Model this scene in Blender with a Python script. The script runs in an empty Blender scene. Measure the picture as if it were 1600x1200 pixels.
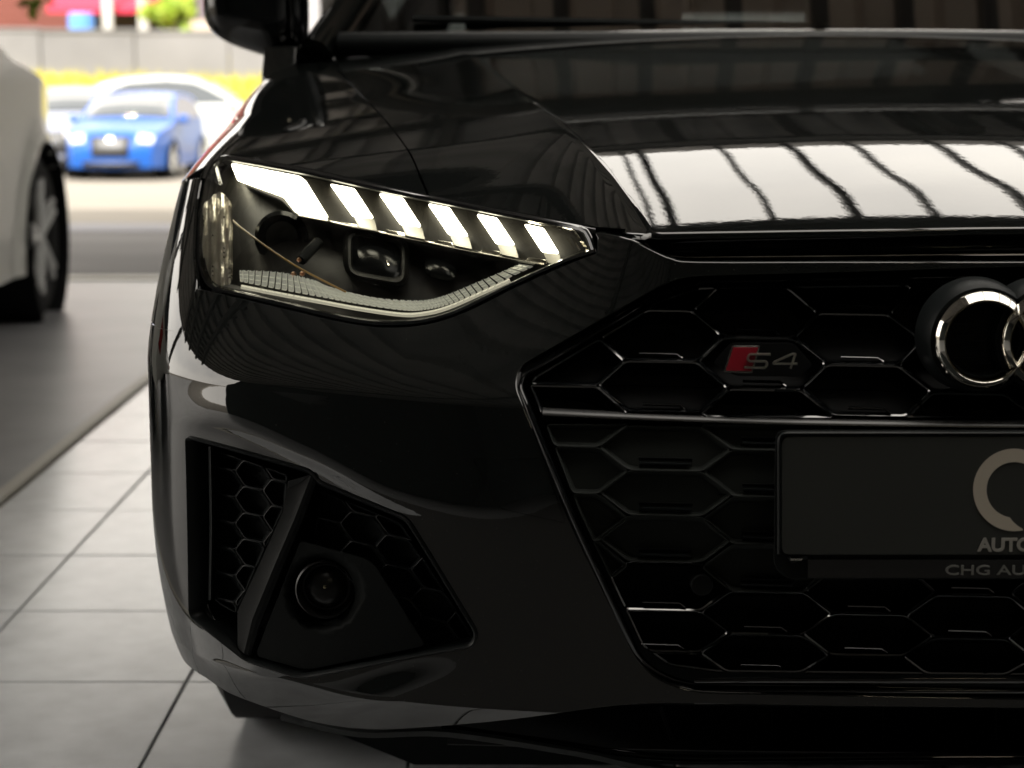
import bpy, bmesh, math, random
import numpy as np
from mathutils import Vector, Matrix
from mathutils.geometry import delaunay_2d_cdt
R = math.radians
sc = bpy.context.scene
# ------------------------------------------------------------------ camera
FPX = 3000.0                       # focal length in pixels of the 1600 px wide frame
CAM = Vector((0.0, -1.765, 0.90))
PITCH = math.atan(470.0 / FPX)
cd = bpy.data.cameras.new('camera'); cam = bpy.data.objects.new('camera', cd)
sc.collection.objects.link(cam); sc.camera = cam
cam.location = CAM; cam.rotation_euler = (math.pi / 2 - PITCH, 0, 0)
cd.sensor_width = 36.0; cd.lens = FPX / 1600 * 36.0; cd.clip_end = 2000; cd.clip_start = 0.05
cd.dof.use_dof = True; cd.dof.focus_distance = 1.92; cd.dof.aperture_fstop = 6.2
# ------------------------------------------------------------------ sky, sun, exposure
SUN_EL, SUN_AZ = R(42), R(198)     # azimuth clockwise from +Y
w = bpy.data.worlds.new('World'); sc.world = w; w.use_nodes = True
nt = w.node_tree; nt.nodes.clear()
sky = nt.nodes.new('ShaderNodeTexSky'); sky.sky_type = 'NISHITA'; sky.sun_disc = False
sky.sun_elevation = SUN_EL; sky.sun_rotation = SUN_AZ; sky.dust_density = 4.0; sky.air_density = 1.0
tc = nt.nodes.new('ShaderNodeTexCoord'); nz = nt.nodes.new('ShaderNodeTexNoise')
nz.inputs['Scale'].default_value = 2.2; nz.inputs['Detail'].default_value = 5
rp = nt.nodes.new('ShaderNodeValToRGB'); rp.color_ramp.elements[0].position = 0.25; rp.color_ramp.elements[1].position = 0.55
rp.color_ramp.elements[0].color = (0.55, 0.55, 0.55, 1)
mx = nt.nodes.new('ShaderNodeMix'); mx.data_type = 'RGBA'
mx.inputs[7].default_value = (14.9, 14.0, 12.6, 1)     # sunlit thin cloud veil
bg = nt.nodes.new('ShaderNodeBackground'); bg.inputs[1].default_value = 0.12
wo = nt.nodes.new('ShaderNodeOutputWorld')
L = nt.links.new
L(tc.outputs['Generated'], nz.inputs['Vector']); L(nz.outputs['Fac'], rp.inputs[0]); L(rp.outputs[0], mx.inputs[0])
L(sky.outputs[0], mx.inputs[6]); L(mx.outputs[2], bg.inputs[0]); L(bg.outputs[0], wo.inputs[0])
sl = bpy.data.lights.new('sun', 'SUN'); sl.energy = 4.6; sl.angle = R(0.5); sl.color = (1, 0.95, 0.88)
so = bpy.data.objects.new('sun', sl); sc.collection.objects.link(so)
sd = Vector((math.sin(SUN_AZ) * math.cos(SUN_EL), math.cos(SUN_AZ) * math.cos(SUN_EL), math.sin(SUN_EL)))
so.rotation_euler = sd.to_track_quat('Z', 'Y').to_euler(); so.location = (0, -5, 12)
sc.view_settings.view_transform = 'Standard'; sc.view_settings.look = 'None'
sc.view_settings.exposure = 0.95; sc.view_settings.gamma = 1
sc.render.engine = 'CYCLES'
cy = sc.cycles
cy.use_denoising = True; cy.max_bounces = 10; cy.glossy_bounces = 6; cy.transparent_max_bounces = 12
cy.diffuse_bounces = 5; cy.sample_clamp_indirect = 6; cy.caustics_reflective = False; cy.caustics_refractive = False
random.seed(4)
# ------------------------------------------------------------------ helpers
TH = PITCH
def ray(px, py):
    a = (px - 800) / FPX; b = -(py - 600) / FPX
    return (a, math.cos(TH) + b * math.sin(TH), -math.sin(TH) + b * math.cos(TH))
def at(px, py, Y):
    """point on the plane y = Y that the photograph shows at px, py"""
    d = ray(px, py); t = (Y - CAM.y) / d[1]
    return Vector((d[0] * t, Y, CAM.z + d[2] * t))
def interp(x, pts):
    """smooth monotone-ish hermite through (x, y) pairs"""
    if x <= pts[0][0]: return pts[0][1]
    if x >= pts[-1][0]: return pts[-1][1]
    n = len(pts)
    for i in range(n - 1):
        if x <= pts[i + 1][0]: break
    def sl_(k):
        if k == 0: return (pts[1][1] - pts[0][1]) / (pts[1][0] - pts[0][0])
        if k == n - 1: return (pts[-1][1] - pts[-2][1]) / (pts[-1][0] - pts[-2][0])
        d0 = (pts[k][1] - pts[k-1][1]) / (pts[k][0] - pts[k-1][0]); d1 = (pts[k+1][1] - pts[k][1]) / (pts[k+1][0] - pts[k][0])
        return 0 if d0 * d1 <= 0 else 2 * d0 * d1 / (d0 + d1)
    x0, y0 = pts[i]; x1, y1 = pts[i + 1]; h = x1 - x0; t = (x - x0) / h
    return (2*t**3 - 3*t*t + 1) * y0 + (t**3 - 2*t*t + t) * h * sl_(i) + (-2*t**3 + 3*t*t) * y1 + (t**3 - t*t) * h * sl_(i + 1)
def ss(a, b, x):
    t = min(1, max(0, (x - a) / (b - a))); return t * t * (3 - 2 * t)

MATS = {}
def mat(name, col, rough=0.5, metal=0.0, coat=0.0, coat_rough=0.03, spec=0.5, emit=0, ecol=None, noise=0, nscale=30, bump=0, bscale=200, coat_ior=1.5, ior=None):
    if name in MATS: return MATS[name]
    m = bpy.data.materials.new(name); m.use_nodes = True; n = m.node_tree; b = n.nodes['Principled BSDF']
    b.inputs['Base Color'].default_value = (*col, 1); b.inputs['Roughness'].default_value = rough
    b.inputs['Metallic'].default_value = metal; b.inputs['Coat Weight'].default_value = coat
    b.inputs['Coat Roughness'].default_value = coat_rough; b.inputs['Specular IOR Level'].default_value = spec
    b.inputs['Coat IOR'].default_value = coat_ior
    if ior: b.inputs['IOR'].default_value = ior
    if emit:
        b.inputs['Emission Color'].default_value = (*(ecol or col), 1); b.inputs['Emission Strength'].default_value = emit
    if noise or bump:
        t = n.nodes.new('ShaderNodeTexCoord')
    if noise:
        q = n.nodes.new('ShaderNodeTexNoise'); q.inputs['Scale'].default_value = nscale; q.inputs['Detail'].default_value = 6
        r_ = n.nodes.new('ShaderNodeValToRGB')
        r_.color_ramp.elements[0].position = 0.3; r_.color_ramp.elements[1].position = 0.7
        r_.color_ramp.elements[0].color = (*[c * (1 - noise) for c in col], 1)
        r_.color_ramp.elements[1].color = (*[min(1, c * (1 + noise)) for c in col], 1)
        n.links.new(t.outputs['Object'], q.inputs['Vector']); n.links.new(q.outputs['Fac'], r_.inputs[0])
        n.links.new(r_.outputs[0], b.inputs['Base Color'])
    if bump:
        q = n.nodes.new('ShaderNodeTexNoise'); q.inputs['Scale'].default_value = bscale; q.inputs['Detail'].default_value = 3
        bp = n.nodes.new('ShaderNodeBump'); bp.inputs['Strength'].default_value = bump; bp.inputs['Distance'].default_value = 0.001
        n.links.new(t.outputs['Object'], q.inputs['Vector']); n.links.new(q.outputs['Fac'], bp.inputs['Height'])
        n.links.new(bp.outputs[0], b.inputs['Normal'])
        if coat: n.links.new(bp.outputs[0], b.inputs['Coat Normal'])
    MATS[name] = m; return m
def add_dust(m, scale=520, th=.765, c=(.10, .10, .09)):
    n = m.node_tree; b = n.nodes['Principled BSDF']; t = n.nodes.new('ShaderNodeTexCoord'); q = n.nodes.new('ShaderNodeTexNoise')
    q.inputs['Scale'].default_value = scale; q.inputs['Detail'].default_value = 1
    r_ = n.nodes.new('ShaderNodeValToRGB'); r_.color_ramp.elements[0].position = th; r_.color_ramp.elements[1].position = th + .03
    x = n.nodes.new('ShaderNodeMix'); x.data_type = 'RGBA'; x.inputs[6].default_value = b.inputs['Base Color'].default_value; x.inputs[7].default_value = (*c, 1)
    n.links.new(t.outputs['Object'], q.inputs['Vector']); n.links.new(q.outputs['Fac'], r_.inputs[0]); n.links.new(r_.outputs[0], x.inputs[0]); n.links.new(x.outputs[2], b.inputs['Base Color'])
    # fine haze of dust: coat roughness varies
    q2 = n.nodes.new('ShaderNodeTexNoise'); q2.inputs['Scale'].default_value = 9; q2.inputs['Detail'].default_value = 8
    mr = n.nodes.new('ShaderNodeMapRange'); mr.inputs[3].default_value = .006; mr.inputs[4].default_value = .03
    n.links.new(t.outputs['Object'], q2.inputs['Vector']); n.links.new(q2.outputs['Fac'], mr.inputs[0]); n.links.new(mr.outputs[0], b.inputs['Coat Roughness'])
def glass_mat(name, tint=(1, 1, 1), rough=0.0, ior=1.45):
    m = bpy.data.materials.new(name); m.use_nodes = True; n = m.node_tree; n.nodes.clear()
    o = n.nodes.new('ShaderNodeOutputMaterial'); t = n.nodes.new('ShaderNodeBsdfTransparent'); t.inputs[0].default_value = (*tint, 1)
    g = n.nodes.new('ShaderNodeBsdfGlossy'); g.inputs['Roughness'].default_value = rough
    f = n.nodes.new('ShaderNodeFresnel'); f.inputs[0].default_value = ior; x = n.nodes.new('ShaderNodeMixShader')
    n.links.new(f.outputs[0], x.inputs[0]); n.links.new(t.outputs[0], x.inputs[1]); n.links.new(g.outputs[0], x.inputs[2]); n.links.new(x.outputs[0], o.inputs[0])
    return m
PAINT = mat('black_paint', (0.007, 0.008, 0.0078), rough=0.35, coat=1.0, coat_rough=0.012, spec=0.0, bump=0.025, bscale=120, coat_ior=1.75)
add_dust(PAINT)
GLOSSB = mat('gloss_black_plastic', (0.004, 0.0045, 0.005), rough=0.09, spec=0.7, bump=0.03, bscale=120)
SATIN = mat('satin_black_plastic', (0.008, 0.010, 0.0105), rough=0.42, spec=0.22, bump=0.15, bscale=900)
MATTE = mat('matte_black_plastic', (0.009, 0.011, 0.0112), rough=0.62, spec=0.15, bump=0.2, bscale=1200)
VOID = mat('dark_cavity_plastic', (0.004, 0.0045, 0.005), rough=0.7, spec=0.2)
CHROME = mat('chrome', (0.78, 0.75, 0.68), rough=0.05, metal=1.0)
DCHROME = mat('dark_chrome', (0.30, 0.29, 0.27), rough=0.12, metal=1.0)
HLIN = mat('headlight_inner_plastic', (0.011, 0.0105, 0.009), rough=0.5, spec=0.25)
DRL = mat('lit_daytime_lamp', (1, 0.95, 0.8), emit=6.5, ecol=(1.0, 0.93, 0.72))
GRF = mat('frame_gloss_black', (0.004, 0.0045, 0.005), rough=0.5, spec=0.0, coat=1.0, coat_rough=.04, coat_ior=1.55)
GRG = mat('grille_gloss_black', (0.004, 0.0045, 0.005), rough=0.5, spec=0.0, coat=1.0, coat_rough=.07, coat_ior=2.4)
CLOSED = mat('closed_cell_plastic', (0.024, 0.027, 0.025), rough=.6, spec=.12, bump=.2, bscale=1200)
GLASS = glass_mat('headlight_glass', (0.97, 0.98, 0.96))
LENSG = mat('projector_glass', (0.010, 0.011, 0.011), rough=0.22, spec=0.12)
RUBBER = mat('rubber', (0.012, 0.012, 0.012), rough=0.75, noise=0.3, nscale=40)
col = sc.collection

def newobj(name, verts, faces, m, parent=None, smooth=True, normals=None, angle=None):
    me = bpy.data.meshes.new(name); me.from_pydata([tuple(v) for v in verts], [], faces); me.update()
    if m: me.materials.append(m)
    if smooth:
        me.polygons.foreach_set('use_smooth', [True] * len(me.polygons))
        if angle is not None: me.set_sharp_from_angle(angle=R(angle))
    if normals is not None:
        me.normals_split_custom_set_from_vertices([tuple(n) for n in normals])
    o = bpy.data.objects.new(name, me); col.objects.link(o)
    if parent: o.parent = parent
    return o
def thing(name, label, cat, loc=(0, 0, 0), group=None):
    o = bpy.data.objects.new(name, None); col.objects.link(o); o.location = loc
    o['label'] = label; o['category'] = cat
    if group: o['group'] = group
    return o
def tag(o, label, cat, group=None):
    o['label'] = label; o['category'] = cat
    if group: o['group'] = group
    return o
def struct(o, k='structure'):
    o['kind'] = k; return o
def local(o, parent):
    """keep world position when the parent is an empty that is not at the origin"""
    o.parent = parent; o.matrix_parent_inverse = Matrix.Translation(-Vector(parent.location)); return o

# 2-D path tools (pixel units)
def cr(pts, n=6, closed=False):
    P = [np.array(p, float) for p in pts]; out = []
    N = len(P); rng = range(N) if closed else range(N - 1)
    for i in rng:
        if closed: a, b, c, d = P[i-1], P[i], P[(i+1) % N], P[(i+2) % N]
        else: a, b, c, d = P[max(i-1, 0)], P[i], P[i+1], P[min(i+2, N-1)]
        for k in range(n):
            t = k / n
            out.append(0.5 * ((2*b) + (-a+c)*t + (2*a-5*b+4*c-d)*t*t + (-a+3*b-3*c+d)*t**3))
    if not closed: out.append(P[-1])
    return [tuple(p) for p in out]
def fillet(pts, r, n=4, closed=True):
    P = [np.array(p, float) for p in pts]; N = len(P); out = []
    for i in range(N):
        if not closed and i in (0, N - 1): out.append(tuple(P[i])); continue
        rr = r[i] if isinstance(r, (list, tuple)) else r
        a, b, c = P[i-1], P[i], P[(i+1) % N]
        u = a - b; v = c - b; lu = np.linalg.norm(u); lv = np.linalg.norm(v)
        k = min(rr, lu * .49, lv * .49); p0 = b + u / lu * k; p1 = b + v / lv * k
        for j in range(n + 1):
            t = j / n; out.append(tuple((1-t)**2 * p0 + 2*t*(1-t) * b + t*t * p1))
    return out
def resample(pts, step, closed=True):
    out = []; N = len(pts)
    for i in range(N if closed else N - 1):
        a = np.array(pts[i], float); b = np.array(pts[(i+1) % N], float); l = np.linalg.norm(b - a)
        if l < 1e-6: continue
        k = max(1, int(math.ceil(l / step)))
        for j in range(k): out.append(tuple(a + (b - a) * j / k))
    if not closed: out.append(tuple(pts[-1]))
    return out
def area(p): return 0.5 * sum(p[i][0] * p[(i+1) % len(p)][1] - p[(i+1) % len(p)][0] * p[i][1] for i in range(len(p)))
def inside(p, poly):
    x, y = p; c = False; n = len(poly); j = n - 1
    for i in range(n):
        xi, yi = poly[i]; xj, yj = poly[j]
        if (yi > y) != (yj > y) and x < (xj - xi) * (y - yi) / (yj - yi) + xi: c = not c
        j = i
    return c
def inside_many(P, poly):
    P = np.asarray(P, float)
    if len(P) == 0: return np.zeros(0, bool)
    x = P[:, 0]; y = P[:, 1]; c = np.zeros(len(P), bool); n = len(poly); j = n - 1
    for i in range(n):
        xi, yi = poly[i]; xj, yj = poly[j]
        if yi != yj: c ^= ((yi > y) != (yj > y)) & (x < (xj - xi)*(y - yi)/(yj - yi) + xi)
        j = i
    return c
def clip(poly, conv):
    """Sutherland-Hodgman against a convex polygon"""
    if area(conv) < 0: conv = conv[::-1]
    out = list(poly)
    for i in range(len(conv)):
        a = conv[i]; b = conv[(i+1) % len(conv)]
        def side(p): return (b[0]-a[0]) * (p[1]-a[1]) - (b[1]-a[1]) * (p[0]-a[0])
        inp = out; out = []
        for k in range(len(inp)):
            p = inp[k]; q = inp[(k+1) % len(inp)]; sp, sq = side(p), side(q)
            if sp >= 0: out.append(p)
            if sp * sq < 0:
                t = sp / (sp - sq); out.append((p[0] + (q[0]-p[0]) * t, p[1] + (q[1]-p[1]) * t))
        if len(out) < 3: return []
    return out
def normals2d(path, closed):
    n = len(path); out = []
    for i in range(n):
        a = path[i-1] if (closed or i > 0) else path[i]; b = path[(i+1) % n] if (closed or i < n-1) else path[i]
        d = np.array(b) - np.array(a); l = np.linalg.norm(d) or 1
        out.append((d[1] / l, -d[0] / l))
    return out
def patch(name, outline, mp, m, parent=None, holes=(), res=12, flange=0.02, edge=1.3, lip=0.002, eps=0.7, fl_holes=True, stepb=None):
    """panel: outline and holes in 2-D, mp(u, v, depth) gives the 3-D point; edges are rounded and turned back by 'flange'"""
    if area(outline) < 0: outline = outline[::-1]
    stepb = stepb or res * 0.6
    loops = [resample(outline, stepb)] + [resample(h if area(h) > 0 else h[::-1], stepb) for h in holes]
    vs = []; es = []
    for lp in loops:
        b = len(vs); vs += lp; es += [(b + i, b + (i+1) % len(lp)) for i in range(len(lp))]
    xs = [p[0] for p in outline]; ys = [p[1] for p in outline]
    allb = np.array(vs)
    gy = min(ys) + res / 2; row = 0; G = []
    while gy < max(ys):
        gx = min(xs) + (res / 2 if row % 2 else 0) + res * .25
        while gx < max(xs): G.append((gx, gy)); gx += res
        gy += res * .87; row += 1
    def keep(Q):
        k = inside_many(Q, loops[0])
        for h in loops[1:]: k &= ~inside_many(Q, h)
        return k
    if G:
        G = [g for g, k in zip(G, keep(G)) if k]
        for g in G:
            if np.min((allb[:, 0] - g[0])**2 + (allb[:, 1] - g[1])**2) > (res * .4)**2: vs.append(g)
    r = delaunay_2d_cdt([Vector(v) for v in vs], es, [], 0, 1e-6)
    V2 = [(v.x, v.y) for v in r[0]]
    C2 = [(sum(V2[i][0] for i in f) / 3, sum(V2[i][1] for i in f) / 3) for f in r[2]]
    F2 = [tuple(f) for f, k in zip(r[2], keep(C2)) if k]
    def nrm(u, v):
        a = mp(u + eps, v, 0) - mp(u - eps, v, 0); b = mp(u, v + eps, 0) - mp(u, v - eps, 0)
        n = a.cross(b); n.normalize()
        return -n if n.dot(mp(u, v, 0) - mp(u, v, .004)) < 0 else n
    V3 = [mp(u, v, 0) for u, v in V2]; N3 = [nrm(u, v) for u, v in V2]
    # face orientation follows the normal
    F3 = []
    for f in F2:
        n = (V3[f[1]] - V3[f[0]]).cross(V3[f[2]] - V3[f[0]])
        F3.append(f if n.dot(N3[f[0]]) >= 0 else f[::-1])
    if flange:
        for li, lp in enumerate(loops):
            if li and not fl_holes: continue
            nn = normals2d(lp, True); s = 1 if li == 0 else -1
            b = len(V3); k = len(lp)
            for (u, v), n in zip(lp, nn):
                f0 = nrm(u, v); p0 = mp(u, v, 0); p1 = mp(u + s*n[0]*edge, v + s*n[1]*edge, lip)
                out = mp(u + s*n[0], v + s*n[1], 0) - p0; out = out - f0 * out.dot(f0)
                if out.length > 0: out.normalize()
                V3 += [p0, p1, mp(u + s*n[0]*edge, v + s*n[1]*edge, lip + flange)]
                q = (f0 + out); q.normalize()
                N3 += [f0, q if lip else out, out]
            for i in range(k):
                j = (i + 1) % k
                for z in (0, 1):
                    fc = (b + 3*i + z, b + 3*j + z, b + 3*j + z + 1, b + 3*i + z + 1)
                    n = (V3[fc[1]] - V3[fc[0]]).cross(V3[fc[2]] - V3[fc[0]])
                    F3.append(fc if n.dot(N3[fc[0]] + N3[fc[3]]) >= 0 else fc[::-1])
    return newobj(name, V3, F3, m, parent, True, N3)
def sweep(name, path, prof, mp, m, parent=None, closed=False, step=14, angle=32, cap=False):
    """profile of (offset, depth) pairs swept along a 2-D path"""
    path = resample(path, step, closed); nn = normals2d(path, closed); V = []; F = []
    k = len(prof)
    for (u, v), n in zip(path, nn):
        for o, d in prof: V.append(mp(u + n[0]*o, v + n[1]*o, d))
    N = len(path)
    for i in range(N if closed else N - 1):
        j = (i+1) % N
        for q in range(k - 1): F.append((i*k + q, j*k + q, j*k + q + 1, i*k + q + 1))
    if cap and closed:
        F.append([i*k + k - 1 for i in range(N)])
    if not closed:
        F.append(list(range(k))); F.append([(N-1)*k + q for q in range(k)][::-1])
    return newobj(name, V, F, m, parent, True, None, angle)
def box(name, x0, x1, y0, y1, z0, z1, m, parent=None, bev=0):
    bm = bmesh.new(); bmesh.ops.create_cube(bm, size=1)
    for v in bm.verts: v.co = ((x0+x1)/2 + v.co.x*(x1-x0), (y0+y1)/2 + v.co.y*(y1-y0), (z0+z1)/2 + v.co.z*(z1-z0))
    if bev: bmesh.ops.bevel(bm, geom=bm.edges[:], offset=bev, segments=1, affect='EDGES')
    me = bpy.data.meshes.new(name); bm.to_mesh(me); bm.free(); me.materials.append(m)
    o = bpy.data.objects.new(name, me); col.objects.link(o)
    if parent: o.parent = parent
    return o
def lathe(name, prof, n, m, parent=None, axis='x', c=(0, 0, 0), closed=False, angle=35):
    V = []; F = []; k = len(prof)
    for i in range(n):
        a = 2*math.pi*i/n
        for (h, r) in prof:
            p = {'x': (h, r*math.cos(a), r*math.sin(a)), 'y': (r*math.cos(a), h, r*math.sin(a)), 'z': (r*math.cos(a), r*math.sin(a), h)}[axis]
            V.append((p[0]+c[0], p[1]+c[1], p[2]+c[2]))
    for i in range(n):
        j = (i+1) % n
        for q in range(k if closed else k-1):
            F.append((i*k+q, j*k+q, j*k+(q+1) % k, i*k+(q+1) % k))
    return newobj(name, V, F, m, parent, True, None, angle)
def bar(name, pts, rx, m, parent=None, n=8, rz=None):
    """tapering tube through points; rx radius or list"""
    V = []; F = []; P = [Vector(p) for p in pts]
    for i, p in enumerate(P):
        d = (P[min(i+1, len(P)-1)] - P[max(i-1, 0)]).normalized()
        u = d.cross(Vector((0, 0, 1)));
        if u.length < .1: u = d.cross(Vector((1, 0, 0)))
        u.normalize(); v = u.cross(d); r = rx[i] if isinstance(rx, (list, tuple)) else rx
        for k in range(n):
            a = 2*math.pi*k/n; V.append(p + u*math.cos(a)*r + v*math.sin(a)*(rz or r))
    for i in range(len(P)-1):
        for k in range(n): F.append((i*n+k, i*n+(k+1) % n, (i+1)*n+(k+1) % n, (i+1)*n+k))
    F.append(list(range(n))[::-1]); F.append([(len(P)-1)*n+k for k in range(n)])
    return newobj(name, V, F, m, parent, True, None, 50)

# ------------------------------------------------------------------ the hall: floor, walls, roof
CEIL = 3.5
M_TILE = mat('floor_tile', (0.72, 0.74, 0.765), rough=0.22, spec=0.7, noise=0.16, nscale=9, bump=0.15, bscale=60)
M_GROUT = mat('tile_joint', (0.07, 0.068, 0.065), rough=0.9)
M_MAT = mat('grey_resin_floor', (0.25, 0.25, 0.255), rough=0.38, noise=0.2, nscale=3)
M_TRIM = mat('edge_trim_metal', (0.50, 0.48, 0.42), rough=0.5, metal=0.3)
M_CEIL = mat('brown_grey_roof_sheet', (0.46, 0.44, 0.425), rough=0.55, noise=0.25, nscale=2)
M_BEAM = mat('dark_steel_beam', (0.05, 0.047, 0.045), rough=0.6)
M_WALL = mat('dark_hall_wall', (0.11, 0.125, 0.125), rough=0.85, noise=0.2, nscale=1)
TX0, TY0, TW, TL = -0.853, 1.053, 0.357, 0.396
floor = struct(box('floor', -1.10, 7.0, -6.0, 7.18 - 0.03, -0.25, -0.006, M_GROUT))
tile_me = None; JN = 0.0045
for ix in range(-1, 8):
    for iy in range(-3, 16):
        x0 = TX0 + ix*TW; y0 = TY0 + iy*TL; x1 = x0 + TW; y1 = y0 + TL
        if y1 > 7.2: continue
        xa = max(x0, -1.10)
        if ix == -1 or tile_me is None:
            t = box('tile', xa + JN/2 - x1, -JN/2, -TL + JN/2, -JN/2, -0.009, 0.0, M_TILE, None, 0.0012)
            if ix >= 0: tile_me = t.data
        else:
            t = bpy.data.objects.new('tile', tile_me); col.objects.link(t)
        t.parent = floor; t.location = (x1, y1, random.uniform(-.0004, .0004)); t.rotation_euler = (random.uniform(-.001, .001), random.uniform(-.001, .001), 0)
struct(box('hall_floor', -6, 7, -8, -0.2 + 0.06, -0.2, -0.012, mat('hall_floor_far', (0.27, 0.275, 0.28), rough=0.4), None))
struct(box('resin_floor', -6, -1.145, -0.135, 7.09, -0.2, -0.002, M_MAT))
struct(box('floor_edge_trim', -1.145, -1.108, -0.135, 7.09, -0.2, 0.006, M_TRIM, None, 0.003))
struct(box('threshold_trim', -6, -1.108, 7.092, 7.22, -0.2, 0.008, M_TRIM, None, 0.004))
# corrugated ceiling: trapezoid ribs running away from the camera
def corrugated(name, x0, x1, y0, y1, z, pitch=0.30, h=0.075, m=None):
    V = []; F = []; x = x0; prof = []
    while x < x1 - 1e-4:
        for fx, fz in ((0, 0), (.42, 0), (.5, h), (.92, h)):
            if x + fx*pitch <= x1: prof.append((x + fx*pitch, z + fz))
        x += pitch
    prof.append((x1, z))
    for px_, pz in prof: V += [(px_, y0, pz), (px_, y1, pz)]
    for i in range(len(prof)-1): F.append((2*i, 2*i+1, 2*i+3, 2*i+2))
    if m:                # single translucent sheet, 3 mm thick
        b = len(V); V += [(a_, b_, c_ + .003) for a_, b_, c_ in V]
        F += [tuple(b + q for q in f[::-1]) for f in F]
        return newobj(name, V, F, m, None, False)
    b = len(V)   # solid top
    V += [(x0, y0, z+.16), (x1, y0, z+.16), (x1, y1, z+.16), (x0, y1, z+.16), (x0, y0, z), (x1, y0, z), (x1, y1, z), (x0, y1, z)]
    F += [(b, b+1, b+2, b+3), (b, b+1, b+5, b+4), (b+2, b+3, b+7, b+6), (b+1, b+2, b+6, b+5), (b+3, b, b+4, b+7)]
    return newobj(name, V, F, M_CEIL, None, False)
SKX0, SKX1, SKY0, SKY1 = -0.42, 4.6, 3.5, 5.95
FRY0, FRY1 = -1.7, 1.5           # second roof opening, straight above the nose of the car
ceil = struct(corrugated('ceiling', -6, 7, SKY1, 12.9, CEIL))
for a in ((-6, 7, -8, FRY0), (-6, SKX0, FRY0, FRY1), (SKX1, 7, FRY0, FRY1), (-6, SKX0, FRY1, SKY0), (SKX1, 7, FRY1, SKY0), (-6, SKX0, SKY0, SKY1), (SKX1, 7, SKY0, SKY1), (-0.8, 7, 12.9, 22)):
    o = struct(corrugated('ceiling', *a, CEIL)); o.parent = ceil; del o['kind']
M_GRP = bpy.data.materials.new('brown_translucent_sheet'); M_GRP.use_nodes = True  # made translucent to add glow to the ceiling strip the hood mirrors
_n = M_GRP.node_tree; _n.nodes.clear(); _o = _n.nodes.new('ShaderNodeOutputMaterial'); _d = _n.nodes.new('ShaderNodeBsdfDiffuse'); _t = _n.nodes.new('ShaderNodeBsdfTranslucent'); _a = _n.nodes.new('ShaderNodeAddShader')
_d.inputs[0].default_value = (.35, .31, .28, 1); _t.inputs[0].default_value = (.15, .138, .126, 1)
_n.links.new(_d.outputs[0], _a.inputs[0]); _n.links.new(_t.outputs[0], _a.inputs[1]); _n.links.new(_a.outputs[0], _o.inputs[0])
o = struct(corrugated('ceiling', SKX0, SKX1, FRY1, SKY0, CEIL, m=M_GRP)); o.parent = ceil; del o['kind']
y = SKY1 + 0.08
while y < 21.5:
    box('roof_beam', -6 if y < 12.8 else -0.8, 7, y - .05, y + .05, CEIL - .16, CEIL - .002, M_BEAM, ceil); y += 1.55
for y in (-6.5, -4.5, FRY0 - .1, FRY1 + .1, 2.15, 2.85, SKY0 - .1):
    box('roof_beam', -6, 7, y - .05, y + .05, CEIL - .16, CEIL - .002, M_BEAM, ceil)
x = -5.6
while x < 6.8:      # rafters along the sheet
    for q in (0, .31): box('rafter', x + q - .028, x + q + .028, FRY1 + .2, SKY0 - .2, CEIL - .08, CEIL - .002, mat('grey_rafter', (.16, .15, .14), rough=.7), ceil)
    box('rafter', x - .035, x + .035, SKY1 + .2, 12.7, CEIL - .10, CEIL - .002, M_BEAM, ceil); x += .62
box('roof_beam', 1.9, 2.06, SKY1 + .2, 21, CEIL - .34, CEIL - .165, M_BEAM, ceil)
# roof light: an opening to the sky with glazing bars
rl = thing('roof_light', 'long roof opening with dark glazing bars above the black car', 'roof light', (0, 0, 0))
for x, wd in ((0.05, .05), (0.28, .03), (0.36, .055), (0.74, .03), (1.06, .055), (1.36, .035), (1.75, .05), (2.1, .035), (2.6, .05), (3.2, .05), (3.9, .05)):
    box('glazing_bar', x - wd*.33, x + wd*.33, SKY0, SKY1, CEIL + .02, CEIL + .09, M_BEAM, rl)
for k in range(14):
    z0 = SKY0 + .3*k
    bar('brace', [(0.05, z0, CEIL + .05), (0.05 + (.14 if k % 2 else -.12), z0 + .22, CEIL + .05)], .012, M_BEAM, rl, 4)
rl2 = thing('roof_light', 'second roof opening with few crossbars above the nose of the black car', 'roof light', (0, 0, 0))
for x in (0.9, 2.2, 3.5): box('glazing_bar', x - .025, x + .025, FRY0, FRY1, CEIL + .02, CEIL + .09, M_BEAM, rl2)
M_TUBE = mat('lit_tube', (1, .9, .7), emit=14, ecol=(1, .86, .6))
for lx in (1.05,):
    hlp = thing('tube_lamp', 'lit tube lamp hanging under the hall roof behind the photographer', 'lamp', (lx, -3.6, 3.0))
    local(box('lamp_casing', lx-.36, lx+.36, -3.66, -3.54, 3.03, 3.08, M_BEAM), hlp)
    local(box('lamp_tube', lx-.33, lx+.33, -3.625, -3.575, 2.99, 3.03, M_TUBE, None, .008), hlp)
    for q in (-.3, .3): local(box('lamp_hanger', lx+q-.006, lx+q+.006, -3.606, -3.594, 3.08, CEIL, M_BEAM), hlp)
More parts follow.
